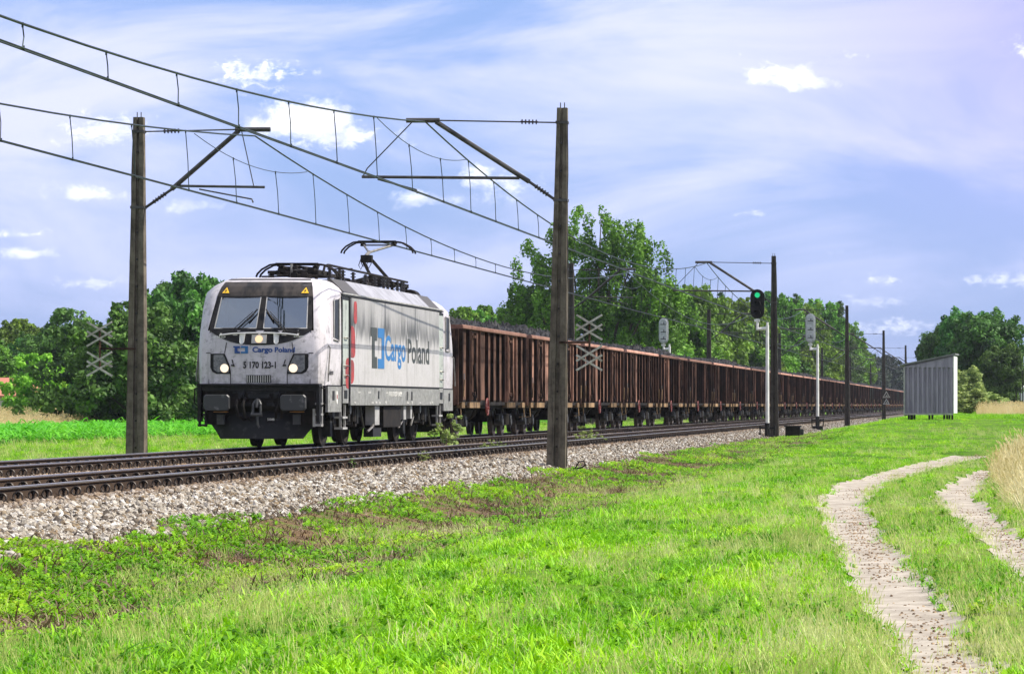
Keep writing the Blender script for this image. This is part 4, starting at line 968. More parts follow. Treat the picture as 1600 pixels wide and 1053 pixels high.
# ------------------------------------------------------------------ coal wagons
WL = 14.04; W0 = Y_LOCO + LL + .25
RIBS = [.68, 1.85, 5.35, 6.45, 7.6, 8.7, 12.2, 13.36]
DOORS = [3.05, 10.35]
def wheel_simple(r=.46):
    m = MB(); prof = [(0,.07),(-.07,.07),(-.03,.15),(-.02,r-.08),(-.06,r-.06),(-.06,r),(.06,r),(.066,r+.026),(.085,r+.026),(.085,r-.06),(.02,r-.08),(.03,.15),(.07,.07)]
    n = 18; return m.loft([[(-x, q*math.cos(2*math.pi*k/n), q*math.sin(2*math.pi*k/n)) for k in range(n)] for x, q in prof])
def make_wagon(detail=True):
    t = thing('coal_wagon', (0,0,0), 'x', 'freight wagon', 'open coal wagons of the train')
    m = MB()
    for s in (1, -1): m.box(*sorted((s*1.35, s*1.385)), .64, 13.40, 1.16, 3.24)
    m.box(-1.35,1.35,.66,13.38,1.14,1.24); m.build('body', M['wpanel'], t)
    def rib(m, s, y, w=.085, d=.085, z0=1.10, z1=3.245):
        m.prism([(s*1.386,y-w*.75,z0),(s*(1.386+d),y-w/2,z0),(s*(1.386+d),y+w/2,z0),(s*1.386,y+w*.75,z0)], (0,0,z1-z0))
    for s in (1, -1):
        for y in RIBS:
            m = MB(); rib(m, s, y + (rnd.uniform(-.03,.03) if s > 0 else 0), .055 if y not in (.68,13.36) else .12, .10)
            m.build('side_rib', M['wrib'], t)
    m = MB()
    for s in (1, -1):
        x0, x1 = sorted((s*1.34, s*1.49)); pts = [(x0,3.25),(x1-.02,3.25),(x1,3.27),(x1,3.35),(x1-.03,3.375),(x0+.03,3.375),(x0,3.35)]
        m.prism([(x, .60, z) for x, z in pts], (0,12.84,0))
    m.box(-1.338,1.338,.60,.70,3.25,3.37); m.box(-1.338,1.338,13.34,13.44,3.25,3.37); m.build('top_rim', M['wrim'], t)
    for s in (1, -1):
        for y in DOORS:
            m = MB()
            for q in (-1.0, 1.0): rib(m, s, y+q*.92, .05, .09)
            for q in (-.5,.5): rib(m, s, y+q*.9, .06, .05, 1.2, 3.2)
            m.box(*sorted((s*1.387,s*1.40)), y-.88, y+.88, 1.22, 3.20)
            m.box(*sorted((s*1.387,s*1.455)), y-.30, y+.30, 3.02, 3.10); m.box(*sorted((s*1.387,s*1.455)), y-.34, y+.34, 1.30, 1.40)
            d = m.build('side_door', M['wend'], t)
            m = MB()
            for q in (-.13,.13): m.tube([(s*1.45,y+q,1.12),(s*1.45,y+q,3.18)], .024, 6)
            m.cbox((s*1.46,y,2.1),(.04,.16,.34)); m.cbox((s*1.46,y-.2,1.33),(.05,.14,.12)); m.cbox((s*1.46,y+.2,1.30),(.05,.12,.15)); m.tube([(s*1.47,y,1.9),(s*1.50,y+.05,1.3)], .018, 5)
            m.build('lock_rod', M['wrib'], d)
    for s in (1, -1):
        for y in DOORS + [.95, 13.05]:
            q = .95 if y in DOORS else .28
            m = MB(); m.box(*sorted((s*1.30,s*1.45)), y-q, y+q, .92, 1.09); m.build('sill', M['wsill'], t)
    m = MB()
    for s in (1,-1): m.box(*sorted((s*1.25,s*1.38)), .64, 13.4, 1.00, 1.159)
    m.box(-1.2,1.2,.62,13.42,.90,1.13); m.box(-.35,.35,.7,13.3,.72,.95); m.tube([(.5,5.6,.80),(.5,7.8,.80)], .24, 10); m.tube([(.9,8.3,.78),(.9,8.9,.78)], .15, 8)
    m.bar((1.2,4.9,.92),(.6,7.2,.55),.05,.05); m.build('underframe', M['under'], t)
    for e in (0,1):
        Y = (lambda v: v) if e == 0 else (lambda v: WL-v)
        m = MB(); a, b = sorted((Y(.64),Y(.60))); m.box(-1.36,1.36,a,b,1.0,3.24)
        a, b = sorted((Y(.60),Y(.50)))
        for x in (-1.30,-.45,.45,1.30): m.box(x-.07,x+.07,a,b,1.0,3.24)
        for z in (2.15,1.15,3.05): m.box(-1.22,1.22,*sorted((Y(.595),Y(.535))),z-.06,z+.06)
        m.build('end_wall', M['wend'], t)
        for s in (1,-1):
            m = MB(); m.tube([(s*.875,Y(.62),1.06),(s*.875,Y(.12),1.06)], .10, 8); m.tube([(s*.875,Y(.06),1.06),(s*.875,Y(.0),1.06)], .22, 12); m.build('buffer', M['under'], t)
        if detail:
            m = MB(); x = 1.40; a = Y(.70)
            m.tube([(x,a,1.0),(x+.03,a,.62),(x-.15,a,.60)], .02, 5); m.tube([(x+.10,a,1.25),(x+.12,a,1.75)], .02, 5); m.build('step_iron', M['wsill'], t)
    for pc in (2.52, WL-2.52):
        m = MB()
        for s in (1,-1):
            m.prism([(s*.93,pc-1.25,.70),(s*.93,pc-.5,.74),(s*.93,pc+.5,.74),(s*.93,pc+1.25,.70),(s*.93,pc+1.25,.58),(s*.93,pc+.45,.34),(s*.93,pc-.45,.34),(s*.93,pc-1.25,.58)], (s*.11,0,0))
            for q in (-.16,.16): m.tube([(s*1.08,pc+q,.38),(s*1.08,pc+q,.72)], .09, 8)
        m.box(-.95,.95,pc-.18,pc+.18,.45,.88); bg_ = m.build('bogie', M['under'], t)
        for ya in (pc-.9, pc+.9):
            for s in (1,-1):
                w = wheel_simple(); w.v = [(p[0]*s+s*.78, p[1]+ya, p[2]+.462) for p in w.v]; w.build('wheel', M['wheel'], bg_, True)
                if detail:
                    m = MB(); m.tube([(s*.86,ya,.462),(s*1.14,ya,.462)], .125, 10); m.box(*sorted((s*.92,s*1.12)), ya-.16, ya+.16, .44, .66); m.tube([(s*1.02,ya-.24,.50),(s*1.02,ya-.24,.72)], .07, 7); m.tube([(s*1.02,ya+.24,.50),(s*1.02,ya+.24,.72)], .07, 7); m.build('axle_box', M['padsteel'], bg_)
    m = MB(); cy, cz = 5.15, .95
    m.tube([(1.49, cy+.25*math.cos(2*math.pi*k/16), cz+.25*math.sin(2*math.pi*k/16)) for k in range(17)], .028, 6, False)
    for k in range(3): a = k*math.pi/3; m.bar((1.49,cy-.25*math.cos(a),cz-.25*math.sin(a)),(1.49,cy+.25*math.cos(a),cz+.25*math.sin(a)),.03,.03)
    m.build('brake_handwheel', M['redwheel'], t)
    m = MB(); m.box(1.475,1.482,.86,1.02,1.62,1.94); m.build('data_plate', M['padsteel'], t)
    return t
M['wheel'] = simple('dark_wheel_steel', (.03,.025,.022), (.09,.07,.06), .5, .5, 5)
ordn = ['first','second','third','fourth','fifth','sixth','seventh','eighth','ninth','tenth']
wag = make_wagon(True)
allw = []
for i in range(35):
    w = wag if i == 0 else copy_tree(wag)
    w.location = (-LF, W0 + WL*i, Z_RAIL); allw.append(w)
    if i < 10: w['label'] = f'rusty brown open coal wagon, {ordn[i]} wagon behind the white locomotive'
    else: w['label'] = 'small dark coal wagon far down the train, right of the mast by the green signal'
for i, nm in ((22, 'nearer'), (30, 'farther')):
    allw[i]['label'] = f'far-off coal wagon with a faded green bay in its side, the {nm} of two'
    for ch in allw[i].children:
        if ch.name.startswith('side_door'):
            ch.data = ch.data.copy(); ch.data.materials[0] = M['wgreen']
def heap(seed):
    r = np.random.default_rng(seed); nx_, ny_ = 34, 150; X, Y = np.meshgrid(np.linspace(-1.33,1.33,nx_), np.linspace(.72,13.32,ny_))
    e = np.minimum(np.minimum(1.33-np.abs(X), 1.6)/.9, np.minimum(np.minimum(Y-.72, 13.32-Y), 2)/1.1).clip(0,1)
    Z = 3.22 + (.30+.09*seed)*e**.7*(.80+.25*np.sin(Y*1.1+seed)+.12*np.sin(Y*2.7+X)) + r.normal(0,.045,X.shape) + .16*(r.random(X.shape) < .14)*r.random(X.shape)
    X2 = X + r.normal(0,.018,X.shape); Y2 = Y + r.normal(0,.018,X.shape)
    X2 = np.clip(X2, -1.335, 1.335); Y2 = np.clip(Y2, .712, 13.33)
    I = np.arange(X.size).reshape(X.shape); F = np.stack([I[:-1,:-1].ravel(),I[:-1,1:].ravel(),I[1:,1:].ravel(),I[1:,:-1].ravel()],1)
    return mesh_np('coal_heap', np.stack([X2.ravel(),Y2.ravel(),Z.ravel()],1), F, M['coal'])
hp = [heap(k) for k in (1, 2, 0)]
for i in range(35):
    h = hp[i] if i < 3 else hp[i % 3].copy()
    if i >= 3: COL.objects.link(h)
    h.location = (-LF, W0 + WL*i, Z_RAIL)
    tag(h, f'heap of black coal lying in the {ordn[i]} wagon behind the locomotive' if i < 10 else 'heap of black coal in a far wagon right of the mast by the green signal', 'coal heap', 'coal heaps lying in the wagons')
    if i in (22, 30): h['label'] = f'heap of black coal in the {"nearer" if i == 22 else "farther"} wagon with a faded green bay'

# ------------------------------------------------------------------ light signals
def signal(x, y, z0, top, hz0, hz1, hdx, face, label, lit=False, w=.60):
    """face: -1 looks at the camera, +1 looks away"""
    t = thing('light_signal', (x, y, z0), label, 'railway signal')
    top -= z0; hz0 -= z0; hz1 -= z0
    m = MB(); m.tube([(0,0,.55),(0,0,top)], [.085,.072], 12); m.tube([(0,0,top),(0,0,top+.12)], .05, 8); m.build('post', M['whitepaint'], t, True)
    m = MB(); m.tube([(0,0,.0),(0,0,.60)], .12, 10); m.box(-.36,.36,-.05,.05,.34,.42); m.box(-.05,.05,-.3,.3,.34,.42)
    for a, b in ((-.32,0),(.32,0),(0,-.26),(0,.26)): m.tube([(a,b,.05),(a,b,.50)], .035, 6)
    m.box(-.3,.3,-.25,.25,-.2,.06); m.build('base', M['black'], t)
    m = MB(); m.tube([(0,0,top-.14),(hdx,0,top-.18)], .07, 8); m.tube([(hdx,0,top-.22),(hdx,0,hz0+.04)], .055, 8); m.box(hdx-.14,hdx+.10,-.05,.05,hz0-.13,hz0-.02); m.build('bracket', M['whitepaint'], t)
    m = MB(); m.tube([(hdx+.03,.05,hz0),(hdx+.12,.08,top-.5),(.09,.03,top-.95)], .03, 6); m.build('cable', M['black'], t)
    def caps(x0, x1, z0_, z1_, y_, n=9):
        r = (x1-x0)/2; c = (x0+x1)/2
        return [(c+r*math.cos(a), y_, z1_-r+r*math.sin(a)) for a in np.linspace(0,math.pi,n)] + [(c+r*math.cos(a), y_, z0_+r+r*math.sin(a)) for a in np.linspace(math.pi,2*math.pi,n)]
    f = face
    if face < 0:
        m = MB(); m.prism(caps(hdx-w/2,hdx+w/2,hz0,hz1,-.06), (0,.10,0)); h = m.build('head', M['black'], t)
        H = hz1-hz0
        for k, q in enumerate((.80,.50,.20)):
            zc = hz0 + H*q
            m = MB(); m.prism([(hdx+.115*math.cos(a), -.072, zc+.115*math.sin(a)) for a in np.linspace(0,2*math.pi,17)[:-1]], (0,.02,0)); m.build('lens', M['green_lamp'] if (lit and k == 0) else M['darkglass'], h)
            ring = [[(hdx+rr*math.cos(a), yy, zc+rr*math.sin(a)) for a in np.linspace(-.35,math.pi+.35,13)] for rr, yy in ((.15,-.06),(.15,-.34),(.135,-.34),(.135,-.06))]
            m = MB(); m.loft(ring, closed=False, caps=False); m.build('hood', M['black'], h)
    else:
        m = MB(); m.prism(caps(hdx-w/2,hdx+w/2,hz0,hz1,-.02), (0,.05,0)); h = m.build('head', M['sigback'], t)
        m = MB(); m.prism(caps(hdx-w/2+.07,hdx+w/2-.07,hz0+.07,hz1-.07,-.20), (0,.175,0)); m.build('lamp_case', M['sigback'], h)
        H = hz1-hz0
        for q in (.75,.45,.18):
            m = MB(); m.box(hdx-w*.28,hdx+w*.28,-.225,-.203,hz0+H*q-.02,hz0+H*q+.02); m.box(hdx+w*.02,hdx+w*.10,-.225,-.203,hz0+H*q+.021,hz0+H*q+.14); m.build('hinge', M['padsteel'], h)
    return t
M['sigback'] = simple('grey_white_signal_back', (.52,.54,.55), (.36,.38,.39), .5, .1, 5)
signal(px_x(1199,141), 141, px_z(682,141), px_z(508,141), px_z(498,141), px_z(452,141), -.44, -1, 'railway signal showing a green light on a white post beside a dark mast', True, .62)
signal(px_x(1277.5,181), 181, px_z(667,181), px_z(541,181), px_z(536,181), px_z(490,181), -.40, 1, 'white signal post with its grey back to us, on the near side of the tracks', w=.56)
signal(px_x(1046,187), 187, 0, px_z(541,187), px_z(537,187), px_z(497,187), -.34, 1, 'white backed signal standing beyond the wagons in front of the trees', w=.56)
# relay box on the ballast by the mast
t = thing('trackside_box', (px_x(1240,146), 146, .02), 'small dark box on the ballast right of the mast by the green signal', 'junction box')
m = MB(); m.box(-.36,.30,-.3,.3,0,.42); m.build('case', M['under'], t); m = MB(); m.box(-.42,.36,-.34,.34,.42,.48); m.build('lid', M['black'], t); m = MB(); m.box(.305,.46,-.2,.2,.05,.33); m.build('side_case', M['padsteel'], t)
# the two triangular signs on the mast by the shed
for (py, lab, mm, q) in ((616,'upper triangular sign on the mast beside the grey shed, black with pale rim', 'blacklet', 1),(627,'lower grey triangular sign on the mast beside the grey shed','padsteel',.85)):
    D = 286.2; t = thing('triangular_sign', (px_x(1385,D), D, px_z(py,D)), lab, 'sign'); a = .30*q
    m = MB(); m.prism([(-a*1.15,0,-a),(a*1.15,0,-a),(0,0,a)], (0,.02,0)); m.build('plate', M['slat'] if q == 1 else M['sigback'], t)
    m = MB(); m.prism([(-a*.75,-.008,-a*.78),(a*.75,-.008,-a*.78),(0,-.008,a*.55)], (0,.007,0)); m.build('face', M[mm], t)
    m = MB(); m.prism([(-a*.35,-.014,-a*.6),(a*.35,-.014,-a*.6),(a*.25,-.014,-a*.2),(-.02,-.014,-a*.25)], (0,.005,0)); m.build('mark', M['slat'], t)

# ------------------------------------------------------------------ grey corrugated shed
def shed():
    D = 165; x0 = px_x(1413,D); x1 = px_x(1490,D); w = x1-x0; dp = 2.4; zg = .66
    t = thing('corrugated_shed', (x0, D, zg), 'grey corrugated metal shed with a sloping roof on short legs', 'shed', rz=R(-3.4))
    zb = px_z(645,D)-zg; zl = px_z(571,D)-zg; zr = px_z(555,D)-zg; zh = px_z(563.5,D)-zg
    gm = NG('corrugated_sheet'); v = gm.coord('Object'); n = gm.noise(gm.coord('Object',(3,3,.3)), 2.5, 5, .65); f = gm.noise(v, 9, 4, .6)
    col = gm.mix(gm.ramp(n,.4,.66), (.31,.275,.36), (.21,.185,.25)); col = gm.mix(gm.math('MULTIPLY', gm.ramp(f,.55,.72), .35), col, (.16,.15,.15)); M['sheet'] = gm.done(gm.principled(col, .5, .1))
    def corr(m, a, b, n, y, za, zt, depth=.085):
        p = (b-a)/n; pr = []
        for k in range(n):
            q = a+p*k; pr += [(q, y), (q+p*.36, y), (q+p*.46, y-depth), (q+p*.90, y-depth), (q+p, y)]
        m.loft([[(x_, y_, za) for x_, y_ in pr], [(x_, y_, zt) for x_, y_ in pr]], closed=False, caps=False)
    m = MB(); m.box(.02, w-.02, .02, dp-.02, zb, zl-.02); m.prism([(.02,.02,zl-.0205),(w-.02,.02,zl-.0205),(w-.02,.02,zr),(.02,.02,zl)],(0,dp-.04,0)); m.build('inner_wall', M['sheet'], t)
    m = MB(); corr(m, .04, w-.02, 10, 0, zb-.02, zl-.10); m.build('front_wall', M['sheet'], t)
    m = MB(); m.prism([(-.005,-.09,zl-.10),(w+.01,-.09,zl-.10),(w+.01,-.09,zr-.04),(.6,-.09,zl+.03),(-.005,-.09,zl-.04)],(0,.085,0)); m.build('gable_plate', M['sheet'], t)
    m = MB(); m.box(w-.015,w+.03,-.095,dp,zb-.02,zr-.05); m.build('side_wall', M['whitepaint'], t)  # white instead of sheet grey: sunlit brightness of this end put into its colour
    m = MB(); m.box(-.03,.03,-.09,.03,zb-.02,zl-.10); m.box(-.02,w-.02,-.05,.02,zb-.10,zb-.025); m.build('corner_trim', M['lightgrey'], t)
    m = MB(); m.prism([(-.22,-.20,zl-.03),(w+.10,-.20,zr+.02),(w+.10,-.20,zr+.10),(-.22,-.20,zl+.05)],(0,dp+.4,0)); m.build('roof', M['roofsheet'], t)
    for a in (.22, .34, 1.28, 2.05, 2.32):
        for b in (.2, dp-.2):
            m = MB(); m.box(a-.05,a+.05,b-.06,b+.06,-.30,zb-.10); m.build('leg', M['under'], t)
M['roofsheet'] = simple('dull_roof_sheet', (.20,.20,.21), (.13,.13,.135), .6, .1, 3)
shed()

# ------------------------------------------------------------------ foliage
def leaf_mat(name, dark, light, trans=.30, hue=.0, rough=.6, spec=.3):
    g = NG(name); t = g.attr('tint'); oi = g.rand(); geo = g.N.new('ShaderNodeNewGeometry'); ri = geo.outputs['Random Per Island']
    f = g.math('ADD', g.math('MULTIPLY', t, .62), g.math('MULTIPLY', ri, .38), clamp=True)
    col = g.mix(f, dark, light)
    hs = g.N.new('ShaderNodeHueSaturation'); g.val(hs.inputs['Hue'], g.math('MULTIPLY_ADD', oi, .05, .475)); g.val(hs.inputs['Value'], g.math('MULTIPLY_ADD', oi, .35, .82)); g.val(hs.inputs['Color'], col)
    p = g.principled(hs.outputs[0], rough, spec=spec); tr = g.N.new('ShaderNodeBsdfTranslucent'); g.L(hs.outputs[0], tr.inputs[0])
    ms = g.N.new('ShaderNodeMixShader'); ms.inputs[0].default_value = trans; g.L(p, ms.inputs[1]); g.L(tr.outputs[0], ms.inputs[2]); return g.done(ms.outputs[0])
M['leaf'] = leaf_mat('broad_leaves', (.010,.042,.010), (.23,.46,.035))
M['leafdark'] = leaf_mat('dark_broad_leaves', (.010,.040,.014), (.14,.32,.05))
M['leafbush'] = leaf_mat('bush_leaves', (.006,.036,.016), (.18,.46,.075))
M['leafbright'] = leaf_mat('bright_leaves', (.09,.24,.014), (.36,.58,.05))
M['leafpale'] = leaf_mat('pale_olive_leaves', (.10,.17,.05), (.46,.58,.16))
M['leafpoplar'] = leaf_mat('poplar_leaves', (.010,.034,.010), (.24,.43,.04))
M['leaffar'] = leaf_mat('far_pine_needles', (.012,.028,.014), (.045,.075,.035), .2)
def unit(v): return v/np.linalg.norm(v, axis=1, keepdims=True)
def leaves(C, Rc, n_per, size, r, tint, squash=1.0, up=.25, aspect=.6):
    """leaf faces spread through clumps C with radii Rc"""
    k = len(C); ci = np.repeat(np.arange(k), np.maximum(12, (n_per*np.clip((Rc/np.median(Rc))**1.6, .15, 1.8)).astype(int))); n = len(ci)
    d = unit(r.normal(size=(n,3))); rad = Rc[ci]*r.uniform(.35, 1.0, n)**.6
    P = C[ci] + d*rad[:,None]*np.array([1,1,squash])
    N_ = unit(d*.75 + r.normal(size=(n,3))*.55 + np.array([0,0,up]))
    a = unit(np.cross(N_, r.normal(size=(n,3)))); b = np.cross(N_, a)
    s = size*r.uniform(.6,1.35,n)[:,None]
    V = np.stack([P - a*s*.5, P + b*s*aspect*.5, P + a*s*.5, P - b*s*aspect*.5], 1).reshape(-1,3)
    F = np.arange(4*n).reshape(n,4); T = np.repeat(np.clip(tint[ci] + r.normal(0,.12,n), 0, 1), 4)
    return V, F, T
def tree(name, label, cat, group, loc, H, Rx, zb, seed, mat, n_clump=150, n_per=110, leaf=.30, shape='round', clump=.9, trunk_r=.25, limbs=10, sparse=0.0, link=True, Ry=None):
    """crown between zb and H; Rx widest radius"""
    r = np.random.default_rng(seed); Ry = Ry or Rx
    t = thing(name, loc, label, cat, group)
    C = []; hc = (H-zb)
    lob = r.normal(size=(9,3)); lob = unit(lob); la = r.uniform(.10,.30,9)*r.choice([-1,1,1],9)
    while len(C) < n_clump:
        d = unit(r.normal(size=(1,3)))[0]; q = r.uniform(.05,1)**(.42)
        f = 1 + sum(a*max(0, d.dot(l))**4 for l, a in zip(lob, la))
        z01 = .5 + .5*d[2]*q*f
        if shape == 'round': w = 1.0
        elif shape == 'cone': w = max(.12, 1.25*(1-z01)+.08)
        elif shape == 'bush': w = 1.12 - .35*z01
        elif shape == 'poplar': w = .82 + .3*math.sin(math.pi*min(1, z01*1.1))
        if shape == 'bush': z = zb + hc*max(.04, z01)
        else: z = zb + hc*z01
        C.append((d[0]*q*f*Rx*w, d[1]*q*f*Ry*w, z))
    C = np.array(C); Rc = clump*r.uniform(.45,1.15,len(C)); Rc *= np.where(C[:,2] > zb+.75*hc, .7, 1)
    ce = np.array([0, 0, zb + hc*.45]); top = C[np.argsort(-np.linalg.norm((C-ce)/np.array([Rx,Ry,hc*.5]), axis=1))[:max(8, n_clump//3)]]
    sp = ce + (top-ce)*r.uniform(1.06,1.22,(len(top),1)) + r.normal(0,.12*clump,(len(top),3)); n_main = len(C)
    C = np.concatenate([C, sp]); Rc = np.concatenate([Rc, clump*r.uniform(.22,.45,len(sp))])
    C[:,2] = np.minimum(C[:,2], H*1.04 - Rc*.6)
    C[:,2] = np.maximum(C[:,2], Rc*.55 if shape == 'bush' else .6)
    tint = np.clip(r.normal(.48,.27,len(C)), 0, 1)
    if shape == 'poplar':
        V, F, T = leaves(C, Rc, n_per, leaf, r, tint, 1.65, .2, .75)
    elif shape == 'cone': V, F, T = leaves(C, Rc, n_per, leaf, r, tint, .6, .15, .35)
    else: V, F, T = leaves(C, Rc, n_per, leaf, r, tint, .8, .3, .65)
    cr = mesh_np('crown', V, F, mat, {'tint': T}); cr.parent = t
    m = MB(); hh = H*.72 if shape != 'bush' else H*.5
    tp = [(0,0,-.3)] + [(r.normal(0,.02)*H*q, r.normal(0,.02)*H*q, hh*q) for q in (.25,.5,.75,1)]
    m.tube(tp, [trunk_r*1.15, trunk_r*.9, trunk_r*.7, trunk_r*.45, trunk_r*.15], 8)
    for k in r.choice(len(C), min(limbs, len(C)), False):
        c = C[k]; q = r.uniform(.2,.75); a = np.array(tp[1+int(q*3)]); a[2] = min(a[2], c[2]*.9); mid = (a+c)/2 + np.array([0,0,.06*H])
        m.tube([a, mid, c], [trunk_r*.42, trunk_r*.25, trunk_r*.07], 6)
    m.build('trunk', M['bark'], t, True)
    return t
def at(px, D, z=None):
    x = px_x(px, D); return (x, D, float(gz(x, D)) if z is None else z)
def clone(src, label, loc, sx=1, sy=1, sz=1, rz=0, group=None):
    c = copy_tree(src); c['label'] = label; c.location = loc; c.scale = (sx, sy, sz); c.rotation_euler = (0,0,rz)
    if group: c['group'] = group
    return c
GW = 'trees of the wood beyond the train'
# the big poplar-like tree behind the train: several stems carrying upright leafy shoots
def big_tree():
    D = 250; r = np.random.default_rng(42); t = thing('poplar_tree', at(927, D, -.1), 'tallest tree with an open crown, standing behind the wagons right of the middle mast', 'tree')
    s = D/5000
    # outline of the crown, seen as height (m) against offset (m): lobes
    lobes = [(-4.6,0,6.0,1.7,2.6),(-5.0,.5,3.6,1.5,1.8),(-3.9,-.5,10.6,1.5,2.6),(-2.3,1,12.3,1.6,2.8),(-4.7,.3,8.2,1.3,2.2),(-2.6,-1.2,8.0,1.8,2.6),(-.9,0,12.8,1.6,2.8),(-.6,1.5,9.2,1.9,2.8),(.7,-1,13.4,1.5,2.6),(1.0,.8,10.4,1.9,2.8),(2.4,.3,13.0,1.5,2.5),
             (2.8,-1,10.0,1.8,2.7),(3.9,.6,11.2,1.4,2.5),(4.3,-.6,8.4,1.6,2.5),(5.2,.4,8.6,1.2,2.2),(5.5,-.3,6.4,1.2,1.9),(-1.8,-.8,5.6,1.8,2.0),(1.6,1.0,6.6,1.9,2.0),(4.4,1,5.6,1.6,1.8),(.2,-1.4,7.4,1.6,1.8),(-5.6,-.4,5.0,1.0,1.4),(-4.4,.8,7.8,1.2,1.6),(-3.0,.6,4.2,1.8,1.8),(.4,.9,5.0,2.0,1.8),(3.2,-.8,4.6,1.8,1.8),(-1.2,-1.2,7.0,1.6,2.0),(2.6,1.2,7.8,1.6,2.0),(-3.2,.2,7.0,1.5,2.0),(-5.6,.2,2.4,1.5,1.4),(4.8,-.4,3.4,1.6,1.5),(.6,.2,8.2,1.4,2.2)]
    C = []; Rc = []; tint = []
    for (x, y, z, rx, rz_) in lobes:
        lt = r.normal(.45,.18)
        for k in range(24):
            d = unit(r.normal(size=(1,3)))[0]*r.uniform(.2,1)**.5
            if d[2] > 0: d[:2] *= (1-.45*d[2])
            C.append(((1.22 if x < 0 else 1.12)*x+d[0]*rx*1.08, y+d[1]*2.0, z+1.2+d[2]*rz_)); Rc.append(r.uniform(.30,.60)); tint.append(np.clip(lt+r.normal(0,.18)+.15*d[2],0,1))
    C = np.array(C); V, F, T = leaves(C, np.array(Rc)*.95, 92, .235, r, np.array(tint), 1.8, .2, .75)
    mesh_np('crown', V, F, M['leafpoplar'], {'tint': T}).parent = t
    m = MB()
    for (x0, x1, h, rr) in ((-.4,-2.2,11,.24),(.1,.4,13,.30),(.5,2.6,12.5,.24),(-.8,-4.4,8.5,.18),(.9,4.6,9,.18)):
        m.tube([(x0,0,-.3),(x0*.9+x1*.06,.2,2),(x0*.6+x1*.4,.3,h*.45),(x1*.85,.1,h*.75),(x1,0,h)], [rr,rr*.85,rr*.6,rr*.35,rr*.08], 8)
    for k in r.choice(len(C), 60, False):
        c = C[k]; a = np.array([c[0]*.55, c[1]*.3, max(1.5,c[2]*.62)]); m.tube([a, (a+c)/2+np.array([0,0,.3]), c], [.09,.06,.015], 5)
    m.build('trunk', M['bark'], t, True)
big_tree()
# prototypes
B1 = tree('bush_tree', 'large dense dark green bush right behind the left mast', 'bush', 'bushes left of the train', at(212,168), 6.6, 3.3, .2, 1, M['leafbush'], 190, 105, .27, 'bush', .85, .16, 14)
clone(B1, 'tallest part of the large hedge, dense bush rising just left of the locomotive', at(296,176), 1.0, 1.0, 1.28, 1.1)
clone(B1, 'dense bush half hidden behind the front of the locomotive', at(362,182), .95, 1, 1.10, 2.6)
clone(B1, 'lower dark bush at the left end of the hedge, beside the wheat', at(152,170), .38, .7, .50, 4.0)
clone(B1, 'tall leafy bush in the hedge between the left mast and its tallest bush', at(255,186), .9, .9, 1.24, 5.0)
B2 = tree('young_tree', 'bright yellow green young tree in front of the red roofed house', 'bush', None, at(62,205), 4.2, 2.2, .1, 2, M['leafbright'], 90, 90, .24, 'bush', .6, .08, 8)
clone(B2, 'small bright bush between the young tree and the dark hedge', at(96,200), .6, .6, .62, 2.0)
B3 = tree('dark_tree', 'dark round tree standing alone behind the young tree at the left', 'tree', None, at(98,262), 8.6, 3.0, 1.0, 3, M['leafdark'], 150, 110, .30, 'round', 1.0, .22)
DT = tree('leafy_tree', 'mid green tree at the far left edge above the red roof', 'tree', GW, at(16,330), 9.5, 3.6, 1.0, 4, M['leaf'], 150, 110, .36, 'round', 1.05, .24)
clone(DT, 'yellowish tree second from the left edge, behind the house', at(52,350), .9, .9, .98, 2.0, GW)
clone(DT, 'bright tree low at the left edge in front of the wood', at(-6,285), .75, .8, .70, 3.0, GW)
clone(B3, 'dark tree between the young tree and the left edge wood', at(35,300), .75, .8, .82, 1.0)
clone(DT, 'tree peeping over between the lone dark tree and the hedge', at(128,300), .75, .8, .70, 4.2, GW)
# low trees just right of the locomotive above the coal
for k, (px, D, tp, sc_, lab) in enumerate(((712,290,486,.8,'low tree above the coal just right of the locomotive'),(742,300,490,.7,'low yellow green tree behind the first wagon, second right of the locomotive'),(768,310,484,.8,'low tree behind the first wagon, third right of the locomotive'),(795,305,488,.75,'low tree left of the tallest tree, behind the first wagon'),(838,300,470,.9,'leafy tree under the left side of the tallest tree'))):
    h = px_z(tp, D)/9.5; clone(DT, lab, at(px, D, -.1), sc_, sc_, h, k*1.3, GW)
# the wood along the line, right of the big tree
DT2 = tree('leafy_tree', 'tree of the wood directly right of the tallest tree, over the white signal back', 'tree', GW, at(1052,310,-.1), 12, 4.0, .5, 5, M['leaf'], 190, 100, .38, 'round', 1.15, .26)
DT2.scale = (1, 1, (px_z(462,310)+.1)/12)
DT3 = tree('pine_tree', 'dark pointed tree top above the wood just left of the green signal', 'tree', GW, at(1128,385,-.1), 14, 3.0, 1.0, 6, M['leafdark'], 150, 100, .38, 'cone', 1.0, .24)
DT3.scale = (1, 1, (px_z(464,385)+.1)/14)
wood = [(1003,300,470,DT2,1.0),(1085,335,452,DT2,.95),(1105,350,462,DT,1.25),(1150,375,472,DT2,1.05),(1172,400,478,DT2,.95),(1198,420,462,DT3,1.1),(1222,440,466,DT2,1.05),(1245,455,466,DT3,1.15),(1262,470,480,DT2,1.0),(1283,490,474,DT2,1.15),(1296,520,488,DT3,1.1),(1314,540,477,DT3,1.3),(1326,555,508,DT2,.95),(1338,575,528,DT,1.0),
        (1070,330,500,DT,1.1),(1130,360,505,DT,1.2),(1185,395,510,DT,1.2),(1235,440,515,DT,1.2),(1275,480,520,DT,1.2)]
